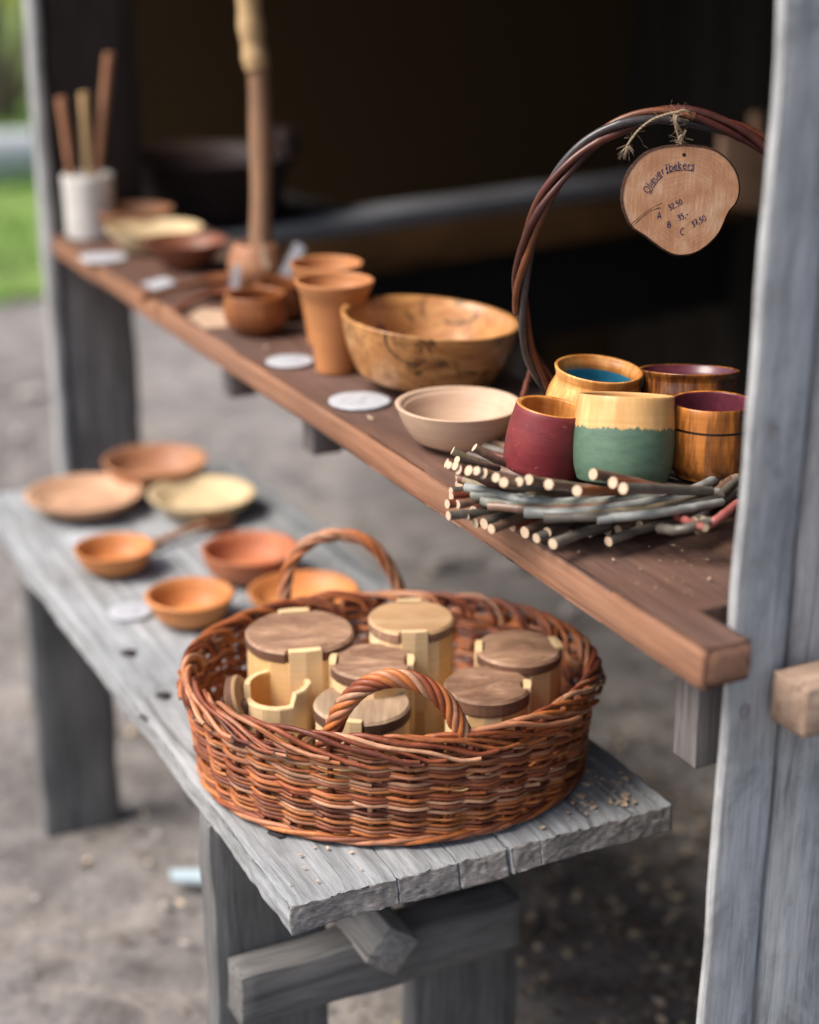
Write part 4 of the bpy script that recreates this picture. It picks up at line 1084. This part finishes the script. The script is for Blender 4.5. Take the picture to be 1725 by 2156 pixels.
for row in range(nrow):
    zc = zrow0 + (zrow1 - zrow0) * row / (nrow - 1)
    th = rnd.random() * 6.28; end = th + 2 * math.pi
    while th < end - .05:
        span = min(rnd.uniform(1.1, 1.9), end - th + .10)
        n = int(span / dth * 7); pts = []; zj = rnd.gauss(0, .0005); rj = rnd.gauss(0, .0003)
        for q in range(n + 1):
            a = th + span * q / n; u = a / dth + row
            w = tri(u)
            rr = .0046 * w + .0006
            par = math.cos(math.pi * (round(u) if False else 0))
            zz = zc - .0011 * math.sin(math.pi * u) + zj + .0010 * noise.noise(Vector((a * 9, row, 1))) + .006 * (.5 - q / n)
            if q < 3: rr -= .002
            pts.append(E(a, rr + rj, min(BH - .006, max(.003, zz))))
        r0 = rnd.uniform(.0019, .0026)
        brod('willow_rod', pts, [r0 * (1.08 - .35 * q / n) * (1 + .16 * noise.noise(Vector((q * .35, row * 3.1, th)))) for q in range(n + 1)])
        th += span - .08
# foot roll
for k in range(3):
    for s0 in range(3):
        a0 = s0 * 2.094 + k; pts = []
        for q in range(41):
            a = a0 + 2.25 * q / 40; u = a * 9 + k * 2.09
            pts.append(E(a, .005 + .0028 * math.cos(u), .0045 + .0024 * math.sin(u)))
        brod('foot_rod', pts, .0026)
# braided border: pairs of rods leaning over the rim
for i in range(NS):
    for d in range(2):
        th = i * dth + d * .045; pts = []; L = dth * rnd.uniform(3.7, 4.6); j = rnd.gauss(0, .0008)
        for q in range(19):
            t = q / 18
            a = th + L * t
            rr = -.004 + .014 * (math.sin(min(1, t * 1.05) * math.pi * .5) ** 1.4) - .002 * math.cos(t * 9)
            zz = BH - .014 + .021 * math.sin(math.pi * min(1, t * 1.15) ** .55) ** .9 + .0015 * math.sin(t * 14 + i)
            pts.append(E(a, rr + j, zz - .004 * d * t + j))
        r0 = rnd.uniform(.0023, .0029)
        brod('border_rod', pts, [r0 * (1.08 - .25 * q / 18) for q in range(19)], 7)
# stub ends poking out below the border
for _ in range(16):
    th = rnd.random() * 6.28; z = rnd.uniform(BH - .03, BH - .012)
    brod('border_rod', [E(th, .004, z + .005), E(th + .035, .0085, z + .001), E(th + .075, .0105, z - .004)], .0024, 6)
# oval woven floor
fv, ff, fi = [], [], []
for k in range(1, 28):
    s = k / 28; pts = []
    for q in range(73):
        a = 2 * math.pi * q / 72; p = E(a, 0, 0); u = a * 12 + k * math.pi
        pts.append(Vector((p.x * s, p.y * s, .006 + .0018 * math.cos(u))))
    tube_geo(pts, .0034, 5, fv, ff, fi)
o = mk('floor_weave', fv, ff, M['rod'], basket, True); o.color = (.13, .05, .022, 1)
o['kind'] = 'stuff'
for k in range(12):
    a = math.pi * k / 12; brod('floor_stick', [E(a, -.004, .006) , Vector((0, 0, .006)), E(a + math.pi, -.004, .006)], .0032, 6, colr=(.12, .05, .025))
# handles
Rz = Matrix.Rotation(-BANG, 3, 'Z')
def toB(p): return Rz @ (p - BC)
def handle(pix, nrods, rad, r, turns, inner=1.0):
    c = spline([toB(q) for q in pix], 70)
    h = thing.__call__ if False else None
    for k in range(nrods):
        pts = []
        for i, p in enumerate(c):
            t = (c[min(i + 1, 70)] - c[max(i - 1, 0)]).normalized(); u = (Vector((0, 1, 0)) - t * t.y).normalized(); w = t.cross(u)
            a = k * 2 * math.pi / nrods + turns * 2 * math.pi * i / 70; sp_ = 1 + (.5 if i < 4 or i > 66 else 0)
            pts.append(p + (u * math.cos(a) + w * math.sin(a)) * rad * sp_)
        brod('handle_rod', pts, [r] * 71, 7)
    o = brod('handle_rod', c, r, 6)
hf = V(820, 1500, W(830, 1560, BE + BH).dot(HF)).dot(HF) + .004
hb = W(730, 1250, BE + BH).dot(HF) - .004
handle([V(x, y, hf + d) for x, y, d in ((688, 1580, .016), (700, 1540, .012), (722, 1490, .003), (765, 1447, 0), (820, 1428, 0), (880, 1437, 0), (935, 1475, 0), (968, 1530, .0), (988, 1578, .004))], 6, .0062, .0034, 3.4)
handle([V(x, y, hb + d) for x, y, d in ((598, 1290, 0), (600, 1245, 0), (610, 1190, 0), (650, 1143, 0), (712, 1126, 0), (772, 1140, 0), (815, 1185, 0), (840, 1240, 0), (850, 1275, 0))], 4, .0044, .0034, 2.6)

# ================================================================ JARS IN THE BASKET
JZ = BE + .003 + .0115
def jar(label, px, pytop, hw, ztop, tabs, lid='lid', nf=15, mat='staves', seed=0, tabw=.30, ell=1.0, side='lidside', name='lidded_jar', lidth=.0125, rot=0.0):
    """pytop: middle of the lid's top in the photo; tabs: directions of the two locking staves, seen from the camera (0 right, 90 away)"""
    p = W(px, pytop, ztop); R = hw * dep(p) / FPX; H = ztop - JZ
    t = thing(name, label, 'jar', (p.x, p.y, JZ), -YAW + rot, 'wooden jars in the basket')
    Rb = R * .985; hb_ = H - lidth
    # staved body: facets, each a little irregular, hollow
    prof = [(Rb * .97, 0), (Rb * .985, .002), (Rb, hb_ * .5), (Rb * .985, hb_), (Rb * .86, hb_), (Rb * .84, hb_ * .5), (Rb * .8, .008), (.001, .008)]
    offs = [1 + .014 * rnd.uniform(-1, 1) for _ in range(nf)]
    vs, fs = [], []
    n = len(prof)
    for r, z in prof:
        for k in range(nf):
            a = 2 * math.pi * (k + .12 * math.sin(k * 2.7 + seed)) / nf
            vs.append(Vector((r * offs[k] * math.cos(a), r * offs[k] * math.sin(a), z)))
    for i in range(n - 1):
        for k in range(nf): fs.append((i * nf + k, i * nf + (k + 1) % nf, (i + 1) * nf + (k + 1) % nf, (i + 1) * nf + k))
    fs.append(tuple(reversed(range(nf))))
    mi = [0] * len(fs)
    tone = [rnd.choice((0, 0, 2, 3)) for _ in range(nf)]
    mk('jar_body', vs, fs, [M[mat], M['staveinner'], M['stavesb'], M['stavesc']], t, False, [1 if 4 <= (i // nf) < n - 1 else tone[i % nf] for i in range(len(fs))])
    # lid with notches for the staves
    m = 84; out = []
    for k in range(m):
        a = 2 * math.pi * k / m; r = R * (1 + .022 * noise.noise(Vector((math.cos(a) * 2 + seed, math.sin(a) * 2, 0))) + .006 * noise.noise(Vector((math.cos(a) * 9 + seed, math.sin(a) * 9, 3))))
        for tb in tabs:
            d = (a - R_(tb) + math.pi) % (2 * math.pi) - math.pi
            if abs(d) < tabw + .03: r = R * .80 / math.cos(d)
        out.append((r * math.cos(a), r * math.sin(a)))
    vs = []; e = .0026
    for sc_, z in ((.99, hb_ + .0005), (1.0, hb_ + .002), (1.0, H - e), (1 - e / R, H)):
        vs += [Vector((x * sc_, y * sc_, z)) for x, y in out]
    fs = []; mi = []
    for i in range(3):
        for k in range(m): fs.append((i * m + k, i * m + (k + 1) % m, (i + 1) * m + (k + 1) % m, (i + 1) * m + k)); mi.append(1 if i < 2 else 0)
    fs.append(tuple(range(3 * m, 4 * m))); mi.append(0); fs.append(tuple(reversed(range(m)))); mi.append(1)
    mk('lid', vs, fs, [M[lid], M[side]], t, False, mi, rot=(0, 0, 0))
    # locking staves
    for tb in tabs:
        a = R_(tb); w = R * math.sin(tabw); r0, r1 = R * .83, R * 1.005
        zt_ = H + .0015; zb_ = H * .35
        top = lambda x: zt_
        c, s = math.cos(a), math.sin(a); vs = []
        for z in (zb_, zt_ - .0012, zt_):
            k = .93 if z == zt_ else 1
            for (rr, ww) in ((r0, -w * k), (r1 * math.cos(tabw * .85), -w * k), (r1, 0), (r1 * math.cos(tabw * .85), w * k), (r0, w * k)):
                vs.append(Vector((rr * c - ww * s, rr * s + ww * c, z)))
        fs = [(4, 3, 2, 1, 0), (10, 11, 12, 13, 14)]
        for i in range(2):
            for k in range(5): fs.append((i * 5 + k, i * 5 + (k + 1) % 5, (i + 1) * 5 + (k + 1) % 5, (i + 1) * 5 + k))
        mk('locking_stave', vs, fs, M[mat], t)
    return t
jar('widest jar with a round brown lid, back left in the basket', 631, 1328, 115, .590, (-80, 100), seed=1, rot=0)
jar('tall jar with a pale tan lid at the back by the rear handle', 866, 1298, 91, .600, (-85, 93), 'lidpale', seed=2, side='lid')
jar('small jar with a mottled brown lid between the widest jar and the front handle', 783, 1390, 90, .583, (178, 0), seed=3, nf=13)
jar('jar with a dark lid, standing far right against the basket wall', 1092, 1362, 92, .580, (178, 15), seed=4)
jar('jar with a thick dark brown lid, right of the front handle', 1026, 1440, 92, .572, (-2,), 'liddark', seed=5, tabw=.22, lidth=.016)
jar('jar with a pale striped lid, seen through the front handle', 763, 1478, 103, .560, (-103, 75), 'lidstripe', seed=6, tabw=.24, lidth=.014)
def openjar():
    p = W(585, 1462, .553); R = 72 * dep(p) / FPX; H = .553 - JZ
    t = thing('open_jar', 'small open stave jar without its lid, at the front left in the basket', 'jar', (p.x, p.y, JZ), -YAW)
    nf = 48; vs, fs = [], []
    def top(a):
        d = math.degrees(a) % 360
        return H + .013 if (110 < d < 190 or 300 < d < 395 or d < 15) else H
    rings = [(1.0, 0, 0), (1.0, .0, 1), (.97, 0, 2), (.80, 0, 2), (.78, 0, 3), (.76, .008, 4), (.01, .008, 4)]
    for r, z, k in rings:
        for i in range(nf):
            a = 2 * math.pi * i / nf; fac = 1 + .0 * i
            ng = 13; af = (a * ng / (2 * math.pi)) % 1 - .5; rr = R * r * (math.cos(math.pi / ng) / math.cos(af * 2 * math.pi / ng) if r > .9 else 1)
            zz = {0: 0, 1: top(a) - .0015, 2: top(a), 3: top(a) - .003, 4: z}[k]
            vs.append(Vector((rr * math.cos(a), rr * math.sin(a), zz)))
    n = len(rings); mi = []
    for i in range(n - 1):
        for k in range(nf): fs.append((i * nf + k, i * nf + (k + 1) % nf, (i + 1) * nf + (k + 1) % nf, (i + 1) * nf + k)); mi.append(1 if i >= 3 else 0)
    fs.append(tuple(reversed(range(nf)))); mi.append(0)
    mk('jar_body', vs, fs, [M['staves'], M['staveinner']], t, False, mi)
    # its lid leaning beside it
    q = V(492, 1478, p.dot(HF) - .005)
    l = thing('loose_lid', 'loose round lid leaning on edge beside the open jar', 'lid', q, -YAW)
    pr = [(.001, 0), (.022, 0), (.0255, .002), (.0255, .009), (.0235, .012), (.001, .012)]
    vs, fs = lathe_geo(pr, 36, .03)
    for v in vs: pass
    o = mk('lid_disc', vs, fs, [M['lidpale'], M['lidside']], l, False, [1 if 72 <= i < 108 else 0 for i in range(len(fs))]); o.rotation_euler = (R_(8), R_(70), 0)
    o2 = plank('lid_knob', (.008, .03, .012), (.012, 0, .0), M['lidside'], l, n=(1, 1, 1), e=.002)
openjar()

# ================================================================ SMALL DEBRIS
def flakes(name, label, spots, mats, kind='stuff', zoff=.0025, thick=.25):
    vs, fs, mi = [], [], []
    for (p, s, m_) in spots:
        a = rnd.random() * 6.28; u = Vector((math.cos(a), math.sin(a), rnd.uniform(-.25, .25))); v = Vector((-math.sin(a), math.cos(a), rnd.uniform(-.25, .25)))
        k = len(vs); r = [rnd.uniform(.5, 1) for _ in range(5)]
        ring = [p + (u * math.cos(b) * s * rr + v * math.sin(b) * s * .6 * rr) for b, rr in zip((0, 1.2, 2.5, 3.8, 5.1), r)]
        vs += [q + Vector((0, 0, zoff)) for q in ring] + [q + Vector((0, 0, zoff + s * thick)) for q in ring]
        fs += [(k + 4, k + 3, k + 2, k + 1, k), (k + 5, k + 6, k + 7, k + 8, k + 9)] + [(k + i, k + (i + 1) % 5, k + 5 + (i + 1) % 5, k + 5 + i) for i in range(5)]
        mi += [m_] * 7
    return tag(mk(name, vs, fs, mats, None, False, mi), label, kind=kind)
sp_ = []
for px, py in ((610, 1742), (632, 1805), (663, 1790), (640, 1832), (740, 1800), (610, 1868), (668, 1860), (700, 1772), (760, 1835), (690, 1790)): sp_.append((W(px, py, BE), rnd.uniform(.0018, .0036), 0))
for _ in range(120):
    px = rnd.uniform(1180, 1400); py = rnd.uniform(1580, 1760); q = W(px, py, BE)
    if .86 > q.x > .5 and (q - BC).length > .205 and q.y > 1.26 or (.80 < q.x < .885 and 1.25 < q.y < 1.40 and (q - BC).length > .20): sp_.append((q, rnd.uniform(.0015, .005), rnd.choice((0, 0, 1))))
for _ in range(230):
    q = Vector((rnd.uniform(.70, .895), rnd.uniform(1.245, 1.42), BE))
    if ((q - BC).length) > .2: sp_.append((q, .0012 + .0045 * rnd.random() ** 2, rnd.choice((0, 0, 1))))
flakes('wood_shavings', 'pale wood flakes scattered on the near end of the bench', sp_, [M['cutend'], M['chip']])
sp_ = [(W(*Zt(x, y), SH + .001), .0025, 0) for x, y in ((805, 678), (985, 718), (1200, 562), (1303, 643), (1350, 672), (1480, 718), (1490, 820))] + [(W(rnd.uniform(1300, 1520), rnd.uniform(1150, 1260), SH), rnd.uniform(.0006, .0014), 0) for _ in range(25)] + [(W(780, 885, SH), .006, 0), (W(560, 735, SH), .005, 0)]
flakes('wood_crumbs', 'small pale crumbs lying on the counter shelf', sp_, [M['cutend']])
sp_ = []
for _ in range(1500):
    x, y = rnd.uniform(-.3, 3), rnd.uniform(.7, 6)
    sp_.append((Vector((x, y, -.004)), .003 + .010 * rnd.random() ** 3, rnd.choice((0, 0, 1, 1, 2))))
for _ in range(2600):      # drift of chips under the stall
    x, y = rnd.gauss(1.15, .22), rnd.gauss(1.55, .45)
    sp_.append((Vector((x, y, rnd.uniform(-.004, .006))), rnd.uniform(.003, .013), rnd.choice((0, 2, 2, 2, 2))))
M['chipdark'] = plain('old_wood_chip', (.17, .13, .10), .9, .1, .5, 30)
for px, py, s in ((345, 1910, .012), (75, 1895, .008), (390, 1990, .008), (65, 835, .05), (40, 920, .04), (330, 1760, .010), (930, 1190, .05), (1075, 1195, .05), (990, 1185, .03), (1010, 1330, .02), (1200, 1290, .03)):
    sp_.append((W(px, py, 0), s, 1))
flakes('ground_chips', 'wood chips and small stones strewn over the dirt', sp_, [M['chip'], M['stone'], M['chipdark']], thick=.3)
note('pale_shard', 'bluish white stick of wood lying on the dirt left of the near bench leg', [W(358, 1838, .012), W(362, 1858, .012), W(455, 1862, .012), (W(455, 1838, .012))], .006, M['bluewhite'], 'shard')
